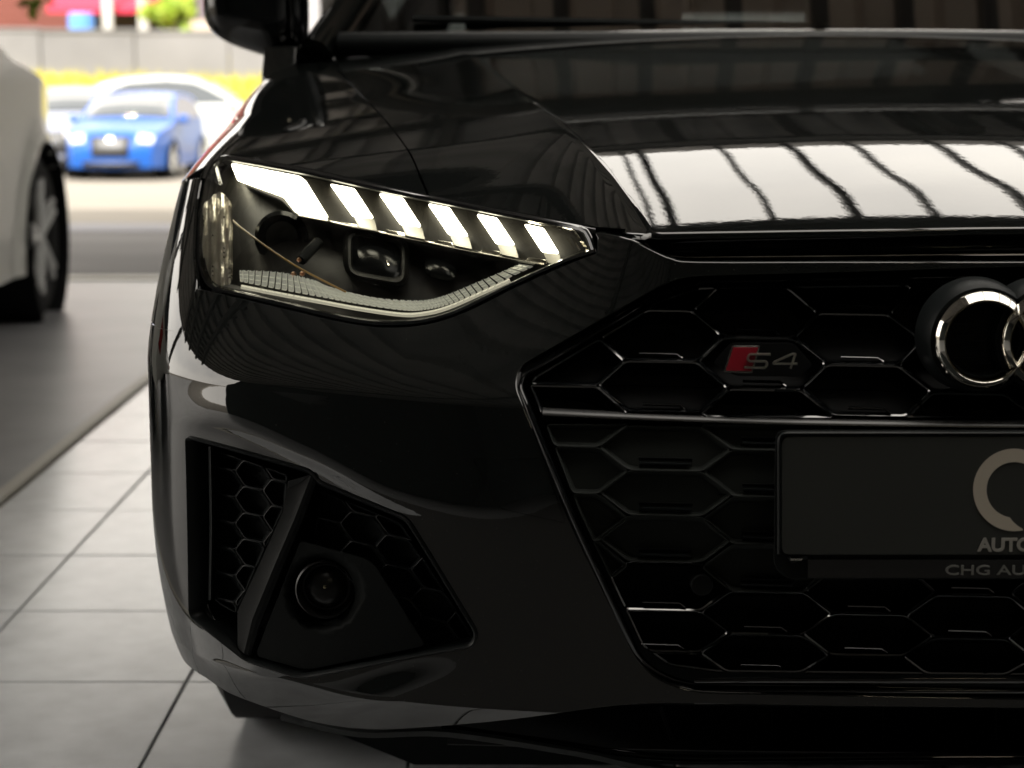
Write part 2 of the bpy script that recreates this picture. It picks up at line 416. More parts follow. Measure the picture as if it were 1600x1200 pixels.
# walls of the hall
tb = thing('sun_blocker', 'unseen tall grey block added behind the photographer to keep sun off the hall', 'building', (0, -12, 0))  # unseen block added to keep direct sun out of the roof openings
local(box('wall', -45, 25, -16, -10, -1, 24.5, mat('grey_render', (.2, .2, .19), rough=.9), None), tb)
struct(box('hall_wall', -6.2, 7.2, -8.2, -8.0, -.2, CEIL + .16, M_WALL))
struct(box('hall_wall', 7.0, 7.2, -8, 22, -.2, CEIL + .16, mat('light_hall_wall', (.46, .47, .48), rough=.8)))
struct(box('hall_wall', -6.2, -6.0, -8, -0.9, -.2, CEIL + .16, M_WALL))
struct(box('hall_wall', -0.8, 7.0, 21.8, 22, -.8, CEIL + .16, M_WALL))
struct(box('hall_wall', -0.98, -0.8, 8.2, 22, -.8, CEIL + .16, mat('pale_partition', (.3, .29, .28), rough=.8)))
for x, y in ((-6.1, 4.2), (-6.1, 8.2)):
    tag(box('steel_post', x-.1, x+.1, y-.1, y+.1, -.1, CEIL, M_BEAM, None, .01), 'dark steel post holding the open left side of the hall roof at %s' % ('its middle' if y < 5 else 'its far end'), 'post')
struct(box('inner_hall_floor', -0.8, 7, 7.16, 22, -.4, -.006, mat('light_floor', (.5, .49, .47), rough=.4)))
# ------------------------------------------------------------------ the black car
CX = 0.516
def amax(z): return 0.93 - 0.032 * (max(0, 0.45 - z) / 0.21)**2
def Fas(x, z):
    """depth of the painted front at x, z"""
    a = abs(x - CX); am = amax(z); r = a / am
    if r < 0.99995: pl = 0.10*r*r + 0.55*(1 - (1 - r**5)**0.2)
    else: pl = 0.10 + 0.55*(1 - (1 - 0.99995**5)**.2) + (r - 0.99995)*60
    k = 0.03 + 0.2*ss(0.36, 0.62, a)
    lean = k*(max(0, z - 0.60)/0.17)**1.4
    bow = -0.045*math.exp(-((z - 0.50)/0.16)**2)*(1 - ss(0.48, 0.78, a))
    tuck = 0.8*max(0, 0.30 - z)**1.2
    return pl + lean + bow + tuck
def bumps(px, py):
    """relief of the bumper: shoulder ridge over the vents, hollow below it, lip at the bottom"""
    rl_ = interp(px, [(200, 655), (330, 662), (480, 716), (620, 786), (760, 826), (920, 850)])
    d = py - rl_; k = ss(262, 330, px)*(1 - ss(560, 900, px))
    r = -0.006*(1/(1 + math.exp(-(d + 46)/11)))*(1/(1 + math.exp((d - 4)/6)))*k
    r += 0.006*ss(-10, 80, d)*k*(1 - ss(150, 330, d))
    lp = interp(px, [(240, 1000), (300, 1020), (480, 1075), (740, 1020), (900, 1050), (1060, 1082)])
    e = py - lp
    r += -0.008*ss(-14, 50, e)*ss(270, 360, px)*(1 - .85*ss(560, 960, px))
    return r
_c = {}
def fmap(px, py, d=0.0, rel=True):
    key = (round(px, 3), round(py, 3))
    if key not in _c:
        dx, dy, dz = ray(px, py)
        lo, hi = 1.55, 3.4
        g = lambda t: CAM.y + dy*t - Fas(dx*t, CAM.z + dz*t)
        if px < 420:        # near the silhouette the ray can leave the body again: walk to the first crossing
            t = 1.6; best = (-9, 1.6)
            while t < 2.7:
                v = g(t)
                if v > 0: break
                if v > best[0]: best = (v, t)
                t += .012
            lo, hi = (t - .012, t) if t < 2.7 else (best[1], best[1])
        for _ in range(22):
            mid = (lo + hi)/2
            if g(mid) > 0: hi = mid
            else: lo = mid
        _c[key] = CAM.y + dy*lo
    return at(px, py, _c[key] + (bumps(px, py) if rel else 0) + d)
def lmap(px, py, d=0.0): return fmap(px, py, d, False)
# the same surface by arc length s round the plan and height z
_r = np.concatenate([np.linspace(0, .9, 400)[:-1], 1 - 0.1*np.linspace(1, 0, 900)**5])
_pl = 0.10*_r**2 + 0.55*(1 - (1 - np.minimum(_r, 1)**5)**0.2)
_s = np.concatenate([[0], np.cumsum(np.hypot(np.diff(_r)*.93, np.diff(_pl)))])
S1 = float(_s[-1])
_N = 6000
_tr = np.interp(np.linspace(0, S1, _N + 1), _s, _r).tolist(); _tp = np.interp(np.linspace(0, S1, _N + 1), _s, _pl).tolist()
def _tab(t, s):
    f = min(s, S1)/S1*_N; i = min(int(f), _N - 1); g = f - i
    return t[i]*(1 - g) + t[i+1]*g
def sbase(s, z):
    sg = 1 if s >= 0 else -1; s = abs(s)
    r = _tab(_tr, s); p0 = _tab(_tp, s); pl = p0 + max(0, s - S1)
    a = r*amax(z)
    k = 0.03 + 0.2*ss(0.36, 0.62, a)
    y = pl + k*(max(0, z - 0.60)/0.17)**1.4 - 0.045*math.exp(-((z - 0.50)/0.16)**2)*(1 - ss(0.48, 0.78, a)) + 0.8*max(0, 0.30 - z)**1.2
    e = .004; r2 = _tab(_tr, s + e); p2 = _tab(_tp, s + e) + max(0, s + e - S1)
    tx, ty = (r2 - r)*amax(z), p2 - pl; l = math.hypot(tx, ty) or 1
    return Vector((CX - sg*a, y, z)), Vector((sg*ty/l, tx/l, 0))
def proj(p):
    dx, dy, dz = p.x, p.y - CAM.y, p.z - CAM.z
    dep = dy*math.cos(TH) - dz*math.sin(TH); upc = dy*math.sin(TH) + dz*math.cos(TH)
    return 800 + FPX*dx/dep, 600 - FPX*upc/dep
def smapr(s, z, d=0.0):
    p, n = sbase(s, z); px, py = proj(p)
    return p + Vector((0, bumps(px, py), 0)) + n*d
def smapl(s, z, d=0.0):
    p, n = sbase(s, z); return p + n*d
def tos(pts, closed=False):
    o = []
    for px, py in resample(pts, 7, closed):
        p = lmap(px, py); a = CX - p.x; sg = 1 if a >= 0 else -1
        r = min(1, abs(a)/amax(p.z)); o.append((sg*float(np.interp(r, _r, _s)), p.z))
    return o
PXM = 1/1650
SE0 = S1 - .01
def Gd(px, py):
    y = interp(py, [(360, .085), (400, .075), (440, .058), (487, .038), (569, -.011), (651, -.045), (780, -.06), (963, -.042), (1029, -.027), (1060, -.012), (1120, .02)])
    X = (px - 800)/FPX*1.78
    return y + 0.2*(X - CX)**2
def gmap(px, py, d=0.0): return at(px, py, Gd(px, py) + d)

car = thing('black_car', 'glossy black saloon with its daytime lamps lit and a honeycomb grille', 'car', (CX, 1.9, 0))
def P(o): return local(o, car)
def grp(name, label=None):
    o = bpy.data.objects.new(name, None); col.objects.link(o); P(o)
    if label: o['label'] = label
    return o
def sub(o, p):
    o.parent = p; o.matrix_parent_inverse = Matrix.Identity(4) if p.matrix_world is None else p.matrix_world.inverted(); return o

# hood height field
ZC = [(-.05, .737), (.03, .7636), (.10, .7845), (.18, .8064), (.28, .8302), (.33, .8410), (.40, .8542), (.55, .8797), (.75, .9100), (.95, .9360), (1.15, .9580), (1.40, .9800), (1.7, .998)]
def acr(Y): return 0.375 + 0.17*Y
def ash(Y): return 0.54 + 0.20*Y
def H(a, Y):
    a = abs(a)
    cw = interp(Y, [(0, 1), (.6, 1), (.9, 1.03), (1.2, .80), (1.4, .70), (2, .6)])
    E = interp(Y, [(0, .075), (.14, .066), (.34, .036), (.49, .014), (.9, .007), (1.4, .004)])
    z = interp(Y, ZC) - .08*a*a*cw
    e = a - acr(Y)
    if e > 0: z -= E*(1 - math.exp(-e/.06))
    if a > .86:
        t = min(1, (a - .86)/.07); z -= .055*(1 - math.sqrt(max(0, 1 - t*t)))
    return z
EDGE = cr([(322, 243), (340, 241), (365, 243), (480, 264), (600, 291), (700, 311), (800, 331), (900, 350), (960, 361), (1010, 364), (1100, 363), (1300, 360), (1600, 356), (1680, 355.5)], 4)
ed = []
for px, py in EDGE:
    dx, dy, dz = ray(px, py); lo, hi = 1.7, 3.0
    for _ in range(30):
        mid = (lo+hi)/2; x = dx*mid; yy = CAM.y + dy*mid; z = CAM.z + dz*mid
        if z < H(x - CX, yy): hi = mid
        else: lo = mid
    ed.append((abs(dx*lo - CX), CAM.y + dy*lo))
ed = [e for e in ed if e[0] < .845]
TOPS = []
for i in range(40):      # round the outer corner the edge follows the lamp and fender surface
    s_ = float(np.interp(.852/.93, _r, _s)) ; s_ = s_ + (SE0 - s_)*i/39; z = .80
    for _ in range(40):
        b_, _n = sbase(s_, z); z = .6*z + .4*H(CX - b_.x, b_.y)
    b_, _n = sbase(s_, z); TOPS.append((s_, z - .004)); ed.append((CX - b_.x, b_.y - .002))
ed.sort(); ed2 = [ed[0]]
for e in ed[1:]:
    if e[0] > ed2[-1][0] + 1e-4: ed2.append((e[0], max(e[1], ed2[-1][1])))
_ya = [interp(i*.0005, ed2) for i in range(2001)]
def Yed(a):
    f = min(abs(a)/.0005, 1999.5); i = int(f); return _ya[i] + (_ya[i+1] - _ya[i])*(f - i)
YB = 1.36
def panel_grid(name, afun, ns, nv, m):
    """afun(s, Y) -> signed a ; grid from the front edge back to the cowl with a turned-down front edge"""
    V = []; F = []
    rows = [-3, -2, -1] + list(range(nv)); YL = []
    for j in range(ns):
        Y = .5
        for _ in range(12): Y = Yed(afun(j/(ns-1), Y))
        YL.append(Y)
    for r in rows:
        v = max(r, 0)/(nv-1); v = v**1.25
        for j in range(ns):
            s = j/(ns-1); Y = YL[j]
            for _ in range(3):
                a = afun(s, Y); Y = Yed(a) + v*(YB - Yed(a))
            YL[j] = Y; z = H(a, Y); dy = dz = 0
            if r == -1: dy, dz = -.0012, -.0016
            if r == -2: dy, dz = -.0008, -.006
            if r == -3: dy, dz = .03, -.012
            V.append((CX + a, Y + dy, z + dz))
    k = ns
    for i in range(len(rows)-1):
        for j in range(ns-1): F.append((i*k+j, i*k+j+1, (i+1)*k+j+1, (i+1)*k+j))
    return newobj(name, V, F, m, None, True, None, 55)
hood = P(panel_grid('hood', lambda s, Y: (2*s-1)*(ash(Y) - .0011), 300, 110, PAINT))
for sgn in (-1, 1):
    o = P(panel_grid('fender', lambda s, Y: sgn*(ash(Y) + .0011 + s*(.9299 - ash(Y) - .0011)), 90, 90, PAINT))
    # side of the fender, with the wheel arch
    WY, WZ, WR = 0.93, 0.335, 0.365
    out = [(0.62, .26), (0.62, .62), (0.70, .80 - .13)] + [(y_, H(.93, y_) + .001) for y_ in (.8, 1.0, 1.2, 1.36)] + [(1.36, .22)]
    arch = [(WY + WR*math.cos(a), WZ + WR*math.sin(a)) for a in np.linspace(0, math.pi, 22)]
    poly = [(0.70, .70)] + [(y_, H(.93, y_) + .001) for y_ in (.8, 1.0, 1.2, 1.36)] + [(1.36, .22), (WY+WR, .22)] + arch + [(WY-WR, .25)]
    def smap(u, v, d, sgn=sgn): return Vector((CX + sgn*(.9299 - .03*max(0, .55 - v) - d), u, v))
    P(patch('fender_side', poly, smap, PAINT, None, res=.05, edge=.001, lip=.001, flange=.03, eps=.004))
    wx = CX + sgn*.80
    ty = P(lathe('front_wheel', [(-.115, .22), (-.12, .30), (-.10, .333), (.10, .333), (.12, .30), (.115, .22)], 48, RUBBER, None, 'x', (wx, WY, WZ), True))
    rim = sub(lathe('rim', [(-.10, .225), (.112, .225), (.10, .205), (.02, .19), (.0, .04), (.02, .0)] if sgn > 0 else [(.10, .225), (-.112, .225), (-.10, .205), (-.02, .19), (.0, .04), (-.02, .0)], 48, DCHROME, None, 'x', (wx, WY, WZ)), ty)
    # doors and sill behind
    sd_ = [(1.368, .22), (1.368, .955), (2.2, .985), (3.3, 1.0), (4.2, 1.0), (4.55, .8), (4.5, .3)]
    P(patch('body_side', sd_, lambda u, v, d, sgn=sgn: Vector((CX + sgn*(.925 - .03*max(0, .55 - v) - .1*max(0, v-.85) - .08*ss(3.6, 4.6, u) - d), u, v)), PAINT, None, res=.2, edge=.002, lip=.001, flange=.05, eps=.01))
# cabin
WG = glass_mat('windscreen_glass', (.30, .33, .31), 0.0, 4.0)
def cab(u, v, d):   # u across -1..1, v 0..1 up the windscreen
    yy = 1.42 + .56*v + .05*u*u*(1 - v) ; zz = .972 + .43*v - .03*u*u*v + .015*(1-v)*(1-u*u)
    return Vector((CX + u*(.80 - .22*v), yy + d, zz - .5*d))
P(patch('windscreen', [(-1, 0), (1, 0), (1, 1), (-1, 1)], cab, WG, None, res=.09, edge=.003, lip=.002, flange=.01, eps=.004))
for sgn in (-1, 1):
    pts = [cab(sgn*1.03, v, -.004) for v in np.linspace(-.06, 1.02, 10)]
    P(bar('windscreen_pillar', pts, .028, PAINT, None, 8))
    pts = [cab(sgn*.985, v, -.012) for v in np.linspace(0, 1, 10)]
    P(bar('windscreen_trim', pts, .005, DCHROME, None, 6))
    P(newobj('side_window', [(CX+sgn*.86, 1.62, .985), (CX+sgn*.86, 3.9, 1.01), (CX+sgn*.62, 3.3, 1.36), (CX+sgn*.60, 2.3, 1.37),
                            (CX+sgn*.85, 1.62, .975), (CX+sgn*.85, 3.9, 1.0), (CX+sgn*.61, 3.3, 1.35), (CX+sgn*.59, 2.3, 1.36)],
             [(0, 1, 2, 3), (4, 7, 6, 5), (0, 4, 5, 1), (1, 5, 6, 2), (2, 6, 7, 3), (3, 7, 4, 0)], WG, None, False))
def roofm(u, v, d): return Vector((CX + u*.58*(1 - .1*v*v), 1.985 + v*1.85, 1.402 + .05*(1-u*u)*.6 + .03*math.sin(v*2.6) - .10*max(0, v-.6)**2*6 - d))
P(patch('roof', [(-1.05, 0), (1.05, 0), (1.05, 1), (-1.05, 1)], roofm, PAINT, None, res=.12, edge=.004, lip=.002, flange=.03, eps=.004))
P(newobj('rear_window', [(CX-.58, 3.85, 1.3), (CX+.58, 3.85, 1.3), (CX+.75, 4.35, 1.0), (CX-.75, 4.35, 1.0), (CX-.75, 4.5, .98), (CX+.75, 4.5, .98)], [(0, 1, 2, 3), (3, 2, 5, 4)], WG, None, False))
P(box('dashboard', CX-.72, CX+.72, 1.62, 2.05, .86, .985, MATTE, None, .03))
P(bar('cowl', [(CX + u*.80, 1.385 + .06*u*u, .963) for u in np.linspace(-1, 1, 25)], .02, SATIN, None, 8))
P(bar('wiper', [(CX + u, 1.44 + .09*abs(u)*abs(u), .992 + .02*abs(u)) for u in np.linspace(-.68, .02, 16)], .007, MATTE, None, 6))
for sx in (-.38, .38):
    P(box('seat_back', CX+sx-.24, CX+sx+.24, 2.5, 2.66, .6, 1.18, MATTE, None, .05))
# door mirror
def superell(name, c, r, e, m, n=36, k=24, tw=None):
    V = []; F = []
    sp = lambda x, p: math.copysign(abs(x)**p, x)
    for i in range(k+1):
        ph = -math.pi/2 + math.pi*i/k
        for j in range(n):
            th = 2*math.pi*j/n
            p = [r[0]*sp(math.cos(ph), e)*sp(math.cos(th), e), r[1]*sp(math.cos(ph), e)*sp(math.sin(th), e), r[2]*sp(math.sin(ph), e)]
            if tw: p = tw(p)
            V.append((c[0]+p[0], c[1]+p[1], c[2]+p[2]))
    for i in range(k):
        for j in range(n): F.append((i*n+j, i*n+(j+1) % n, (i+1)*n+(j+1) % n, (i+1)*n+j))
    return newobj(name, V, F, m, None, True)
def tw(p):   # outer lower corner drawn up, rear flattened
    t = (p[0] + .09)/.18
    return [p[0], p[1]*(1 if p[1] < 0 else .5), p[2]*(0.66 + .34*min(1, t*1.6)) + .012*(1-t)]
mir = P(superell('door_mirror', (-0.437, 1.56, 1.022), (.083, .10, .083), .62, GLOSSB, tw=tw)); mir.name = 'door_mirror'
sub(bar('mirror_stalk', [(-.385, 1.575, .965), (-.352, 1.60, .935), (-.325, 1.62, .92)], [.028, .024, .03], GLOSSB, None, 10), mir)
sub(superell('mirror_trim', (-.362, 1.55, 1.03), (.014, .08, .078), .7, GLOSSB), mir)

# bumper -------------------------------------------------------------
LENS = cr([(342, 247), (365, 249), (480, 270), (600, 297), (700, 317), (800, 337), (890, 354)], 4)[:-1] + \
       cr([(890, 354), (914, 362), (927, 393)], 3)[:-1] + \
       cr([(927, 393), (880, 409), (800, 445), (740, 475), (700, 492), (655, 503), (600, 506), (540, 499), (457, 480), (380, 462), (342, 453), (323, 442), (313, 418), (310, 385), (314, 320), (325, 270), (342, 247)], 5)[:-1]
VENT = fillet([(291, 679), (484, 733), (500, 752), (637, 808), (748, 990), (742, 1012), (470, 1062), (384, 1034), (297, 965)], [10, 14, 6, 16, 14, 12, 20, 10, 16], 5)
FRAME_OUT = fillet([(1680, 414), (1056, 431), (810, 572), (803, 603), (890, 822), (1004, 1054), (1075, 1084), (1680, 1096)], [0, 40, 26, 26, 60, 40, 50, 0], 6, closed=False)
left_edge_px = cr([(247, 545), (247, 620), (250, 700), (255, 800), (262, 900), (272, 960), (284, 1010), (300, 1042)], 4)
bottom = cr([(300, 1042), (340, 1068), (380, 1088), (480, 1121), (560, 1134), (640, 1134), (800, 1122), (950, 1103), (1050, 1098), (1300, 1102), (1680, 1106)], 5)
head_gap = cr([(1680, 411), (1300, 411), (1090, 411), (1050, 406), (1020, 394), (985, 377), (940, 366), (932, 366)], 3)
lens_low = [(935, 372), (934, 396)] + cr([(934, 396), (884, 415), (804, 451), (744, 481), (703, 498), (656, 509.5), (600, 512.5), (540, 505.5), (456, 486.5), (378, 468), (326, 456), (306, 452)], 4)
SE = S1 - .01
left_edge = [(SE, z) for z in (.625, .55, .45, .36, .30, .262)]
# remove exact duplicates
def dd(p, tol=.5):
    o = [p[0]]
    for q in p[1:]:
        if abs(q[0]-o[-1][0]) + abs(q[1]-o[-1][1]) > tol: o.append(q)
    if abs(o[0][0]-o[-1][0]) + abs(o[0][1]-o[-1][1]) < tol: o.pop()
    return o
bl = dd(tos(head_gap + lens_low + [(300, 470), (288, 520)]) + left_edge + tos(bottom[3:] + FRAME_OUT[::-1]), .0004)
VENT_S = dd(tos(VENT, True), .0004); LENS_S = dd(tos(LENS, True), .0004)
bumper = P(patch('bumper', bl, smapr, PAINT, None, holes=[VENT_S], res=.0042, flange=.03, edge=.0008, lip=.0020, eps=.0006))
# fender piece between lamp and silhouette
fl = dd(tos(cr([(332, 250), (315, 270), (305, 312), (301, 390), (304, 440), (298, 470), (286, 520)], 4)) + [(SE, .632), (SE, .70), (SE, TOPS[-1][1])] + [t for t in TOPS[::-1][1:]], .0004)
P(patch('fender_front', fl, smapl, PAINT, None, res=.006, flange=.004, edge=.0008, lip=.002, eps=.0006))

# headlight -----------------------------------------------------------
hl = grp('headlight')
S_ = lambda o: sub(o, hl)
def up(poly, d): return [fmap(x, y, d, False) for x, y in poly]
S_(patch('lamp_glass', LENS_S, smapl, GLASS, None, res=.008, flange=.0, eps=.0006))
sgL = 1 if area(LENS_S) > 0 else -1
S_(sweep('lamp_seal', LENS_S, [(sgL*a_, b_) for a_, b_ in ((-.0024, .006), (-.0017, .0), (.001, -.0006), (.0024, .003), (.003, .006))], smapl, GLOSSB, None, closed=True, step=.006))
# housing bowl
S_(sweep('lamp_housing', LENS, [(-2.0, .006), (-6, .05), (-16, .085), (-60, .095)], lambda x, y, d: lmap(min(max(x, 312), 925), y, d), HLIN, None, closed=True, step=12))
INNER = [(352, 262), (600, 312), (860, 366), (905, 388), (800, 432), (700, 480), (620, 492), (470, 470), (330, 437), (326, 330)]
S_(patch('lamp_backing', fillet(INNER, 12), lambda u, v, d: lmap(u, v, .075 + d), HLIN, None, res=14, flange=.01))
# upper shelf carrying the lit blocks
shelf = [(372, 256), (600, 303), (893, 362), (915, 390), (850, 414), (750, 395), (667, 378), (529, 349), (462, 335), (440, 312), (384, 289)]
S_(patch('lamp_shelf', fillet(shelf, 5), lambda u, v, d: lmap(u, v, .040 + d), mat('lamp_shelf_plastic', (.009, .008, .006), rough=.6, spec=.12), None, res=12, flange=.03))
SEG = [[(361.9, 255.9), (467.7, 276.1), (477, 283), (512.7, 340.3), (462, 331.3), (444, 307.6), (372, 281.6)],
       [(516.5, 288.1), (553.2, 295.3), (583.1, 341), (552, 338)],
       [(593, 302.8), (629, 310), (657.6, 354), (626, 350.5)],
       [(669.6, 319), (701.5, 325), (731.2, 369), (701.5, 366.2)],
       [(745.4, 335), (775.8, 341), (803.9, 383), (775.8, 380.4)],
       [(819.7, 350.7), (848.9, 357), (873, 396), (847.8, 393.5)]]
for s in SEG:
    S_(patch('daytime_lamp', fillet(s, 3, 3), lambda u, v, d: lmap(u, v, .026 + d), DRL, None, res=9, flange=.014, edge=.8, lip=.001, stepb=5))
    x0 = s[-1][0] if len(s) == 4 else 462; yb = s[-1][1] if len(s) == 4 else 331
    x1 = s[-2][0] if len(s) == 4 else 512
    y1_ = s[-2][1] if len(s) == 4 else 340
    if len(s) == 4:
        S_(patch('lamp_pedestal', [(x0 + 2, yb + 2), (x1 + 1, y1_ + 2), (x1 + 6, y1_ + 20), (x0 + 9, yb + 17)], lambda u, v, d: lmap(u, v, .022 + d), mat('lamp_reflector', (.30, .29, .26), rough=.4, metal=1.0), None, res=7, flange=.012, edge=.6, lip=.001))
        S_(patch('lamp_reflector_foot', [(x0 - 22, yb + 9), (x0 + 5, yb + 13), (x0 + 7, yb + 18), (x0 - 24, yb + 12)], lambda u, v, d: lmap(u, v, .024 + d), CHROME, None, res=7, flange=.01, edge=.5, lip=.001))
rail = cr([(466, 336), (529, 349), (600, 364), (667, 378), (751, 395), (850, 413)], 5)
S_(sweep('lamp_rail', rail, [(-4, .045), (-3.4, .026), (-1, .022), (1.6, .024), (3, .045)], lmap, mat('rail_metal', (.55, .53, .47), rough=.16, metal=1), None, step=12))
S_(sweep('lamp_tip_trim', fillet([(826, 346), (896, 360), (921, 394)], 5, 4, False), [(-2.6, .03), (-2, .012), (1.8, .010), (2.4, .03)], lmap, CHROME, None, step=8))
for k in range(2):
    S_(sweep('lamp_tip_fin', [(893 - 9*k, 370 - 2*k), (906 - 9*k, 391 - 2*k)], [(-1.6, .03), (-1.4, .014), (1.4, .014), (1.6, .03)], lmap, CHROME, None, step=8))
# ribbed reflector strip, given a faint glow in place of daytime lamp light
up_e = cr([(374, 423), (437, 426), (487, 438), (512, 449), (583, 466), (654, 470), (692, 463), (751, 439), (812, 413)], 12)
lo_e = cr([(370, 440), (430, 452), (500, 465), (560, 476), (625, 485), (660, 484), (698, 475), (756, 450), (830, 416)], 12)
def pl(path, t):
    f = t*(len(path)-1); i = min(int(f), len(path)-2); g = f - i
    return (path[i][0]*(1-g) + path[i+1][0]*g, path[i][1]*(1-g) + path[i+1][1]*g)
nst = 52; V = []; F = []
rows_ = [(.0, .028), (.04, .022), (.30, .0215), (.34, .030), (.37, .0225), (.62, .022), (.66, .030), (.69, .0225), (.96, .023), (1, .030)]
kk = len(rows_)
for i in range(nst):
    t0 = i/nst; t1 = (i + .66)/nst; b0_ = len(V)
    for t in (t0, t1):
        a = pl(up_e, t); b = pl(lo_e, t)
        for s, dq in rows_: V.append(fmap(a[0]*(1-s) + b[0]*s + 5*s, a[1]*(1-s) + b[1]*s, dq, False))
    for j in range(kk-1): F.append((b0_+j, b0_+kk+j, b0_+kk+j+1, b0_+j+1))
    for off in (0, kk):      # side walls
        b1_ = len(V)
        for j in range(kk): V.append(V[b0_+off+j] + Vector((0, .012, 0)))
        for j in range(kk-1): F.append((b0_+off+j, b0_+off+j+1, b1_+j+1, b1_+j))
S_(newobj('ribbed_reflector', V, F, mat('ribbed_reflector_glow', (.72, .72, .66), rough=.3, metal=.2, emit=.07, ecol=(.95, .93, .75)), None, False))
S_(sweep('lower_chrome_strip', [(x, y + 6) for x, y in lo_e[2:-6]], [(-4, .03), (-3, .016), (0, .011), (2.4, .016), (3, .04)], lmap, mat('chrome_strip_glow', (.7, .68, .58), rough=.12, metal=.7, emit=.2, ecol=(1, .93, .7)), None, step=9))  # chrome line with a little emission standing for lamp light on it
# projector modules
def rrect(cx_, cy_, w_, h_, r): return fillet([(cx_-w_, cy_-h_), (cx_+w_, cy_-h_), (cx_+w_, cy_+h_), (cx_-w_, cy_+h_)], r, 6)
for cx_, cy_, w_, h_ in ((588, 402, 44, 34), (688, 420, 30, 22)):
    sk = lambda u, v, d, cx_=cx_: lmap(u, v + .18*(u - cx_), .045 + d)
    if cx_ < 600: S_(sweep('projector_bezel', rrect(cx_, cy_, w_, h_, 20), [(8, .03), (5, .0), (0, -.008), (-4, -.006), (-7, .012)], sk, mat('bezel_plastic', (.006, .006, .005), rough=.5, spec=.12), None, closed=True, step=8))
    def dome(u, v, d, cx_=cx_, cy_=cy_, w_=w_, h_=h_):
        q = min(1, ((u-cx_)/w_)**2 + ((v-cy_)/h_)**2)
        return lmap(u, v + .18*(u-cx_), .058 - .016*(1-q) + d)
    S_(patch('projector_lens', rrect(cx_, cy_, w_-6, h_-6, 16), dome, LENSG, None, res=7, flange=.01))
S_(lathe('sensor_lens', [(0, .030), (-.006, .026), (.004, .018), (.006, 0)], 32, LENSG, None, 'y', tuple(lmap(440, 372, .062))))
S_(bar('bulb_glint', [lmap(604, 408, .03), lmap(607, 416, .03)], .0016, CHROME, None, 6))
S_(bar('amber_reflection', [lmap(x, y, .022) for x, y in cr([(347, 325), (372, 352), (420, 388), (470, 420), (540, 456)], 6)], .0011, mat('amber_line', (.55, .32, .08), rough=.3), None, 6))  # thin amber tube modelled for a reflection across the lamp
S_(bar('adjuster_screw', [lmap(470, 407, .035), lmap(498, 378, .035)], .006, MATTE, None, 8))
for x, y in ((467, 406), (472, 428), (458, 429)):
    S_(lathe('rivet', [(0, .0), (-.002, .002), (.002, .003), (.004, .003)], 10, mat('copper_rivet', (.7, .42, .28), rough=.3, metal=.8), None, 'y', tuple(lmap(x, y, .03))))
# pale rippled panel added for the outdoor reflection in the outer corner of the glass
def sidep(u, v, d): return lmap(u, v, .004 + .010*math.sin((u-318)/44*math.pi*3.3)**2 + .003*math.sin(v*.11 + u*.2) + d)
S_(patch('side_reflection', fillet([(327, 312), (344, 298), (361, 318), (362, 380), (361, 444), (338, 446), (321, 428), (315, 380), (317, 320)], 8, 3), sidep, mat('side_reflection_metal', (.85, .80, .70), rough=.22, metal=.6), None, res=4, flange=.01))
S_(sweep('side_reflection_edge', [(361, 312), (363, 360), (362, 438)], [(-2, .02), (-1.4, .004), (1.2, .004), (2, .02)], lmap, CHROME, None, step=8))

# header strip between hood and grille -------------------------------------
def hmap(px, py, d=0.0):
    return at(px, py, 0.045 + 0.2*((px-800)/FPX*1.8 - CX)**2*.9 + d)
def mirr(px, depth=1.80): return 800 + (2*CX*FPX/depth) - (px - 800)
MX = mirr(1008)
P(sweep('hood_gap', [(930, 366), (1010, 372), (1300, 371), (1700, 368), (2100, 368), (MX, 372)], [(-8, .03), (-7, .05), (9, .05), (12, .03)], hmap, VOID, None, step=20))
top_strip = cr([(1014, 378), (1030, 386), (1052, 391.5), (1100, 392.5), (1300, 391), (1600, 388), (1816, 388), (2100, 391)], 5)
P(sweep('header_ledge', top_strip, [(5.5, .035), (4.5, .0075), (-3, .0030), (-5, .006), (-5.5, .03)], hmap, PAINT, None, step=12))
bead = cr([(1009, 380), (1020, 389), (1034, 396), (1062, 401), (1100, 401.5), (1300, 400), (1600, 396.5), (1816, 396.5), (2100, 400)], 5)
P(sweep('header_chrome_bead', bead, [(3.3, .02), (3.0, .002), (2, .0002), (.8, -.0010), (-.8, -.0015), (-2, -.0011), (-3, .02)], hmap, CHROME, None, step=10))
def hdmap(px, py, d=0.0): return at(px, py, .04 + .18*((px-800)/FPX*1.8 - CX)**2 - .0004*(py-405) + d)
P(patch('header_panel', [(1660, 403), (2110, 403), (2110, 424), (1660, 421)], hdmap, PAINT, None, res=14, flange=.02, edge=.8))

# grille frame --------------------------------------------------------------
OPEN_L = [(1092, 449), (1040, 466), (833, 590), (829, 604), (905, 800), (1004, 1010), (1046, 1040), (1120, 1050)]
CW = CX*FPX/1.74*2
def mpx(p): return (1600 + CW - p[0], p[1])
OPEN = OPEN_L + [mpx(p) for p in OPEN_L[::-1]]
OPEN = OPEN_L + [(1680, 1056)] + [mpx(p) for p in OPEN_L[::-1]] + [(1680, 441)]
FR = fillet([(1680, 424), (1062, 437), (814, 584), (808, 604), (890, 808), (1000, 1042), (1060, 1074), (1680, 1086)], [0, 60, 22, 22, 90, 40, 60, 0], 8, closed=False)
FR = FR + [mpx(p) for p in FR[::-1]][1:]
FR = dd(FR)
prof_f = [(-9, .03), (-8, .002), (-6.5, -.004), (-3, -.007), (2, -.006), (4, -.002), (6, .002), (9, .0), (12, .004), (17, .03), (18, .06)]
prof_f = [(-17, .03), (-13, .006), (-10, .0015), (-7, .0), (-5, .002), (-3, -.001), (-1, -.003), (1, -.0045), (4, -.005), (7, -.003), (9, .002), (10, .03), (10.5, .06)]
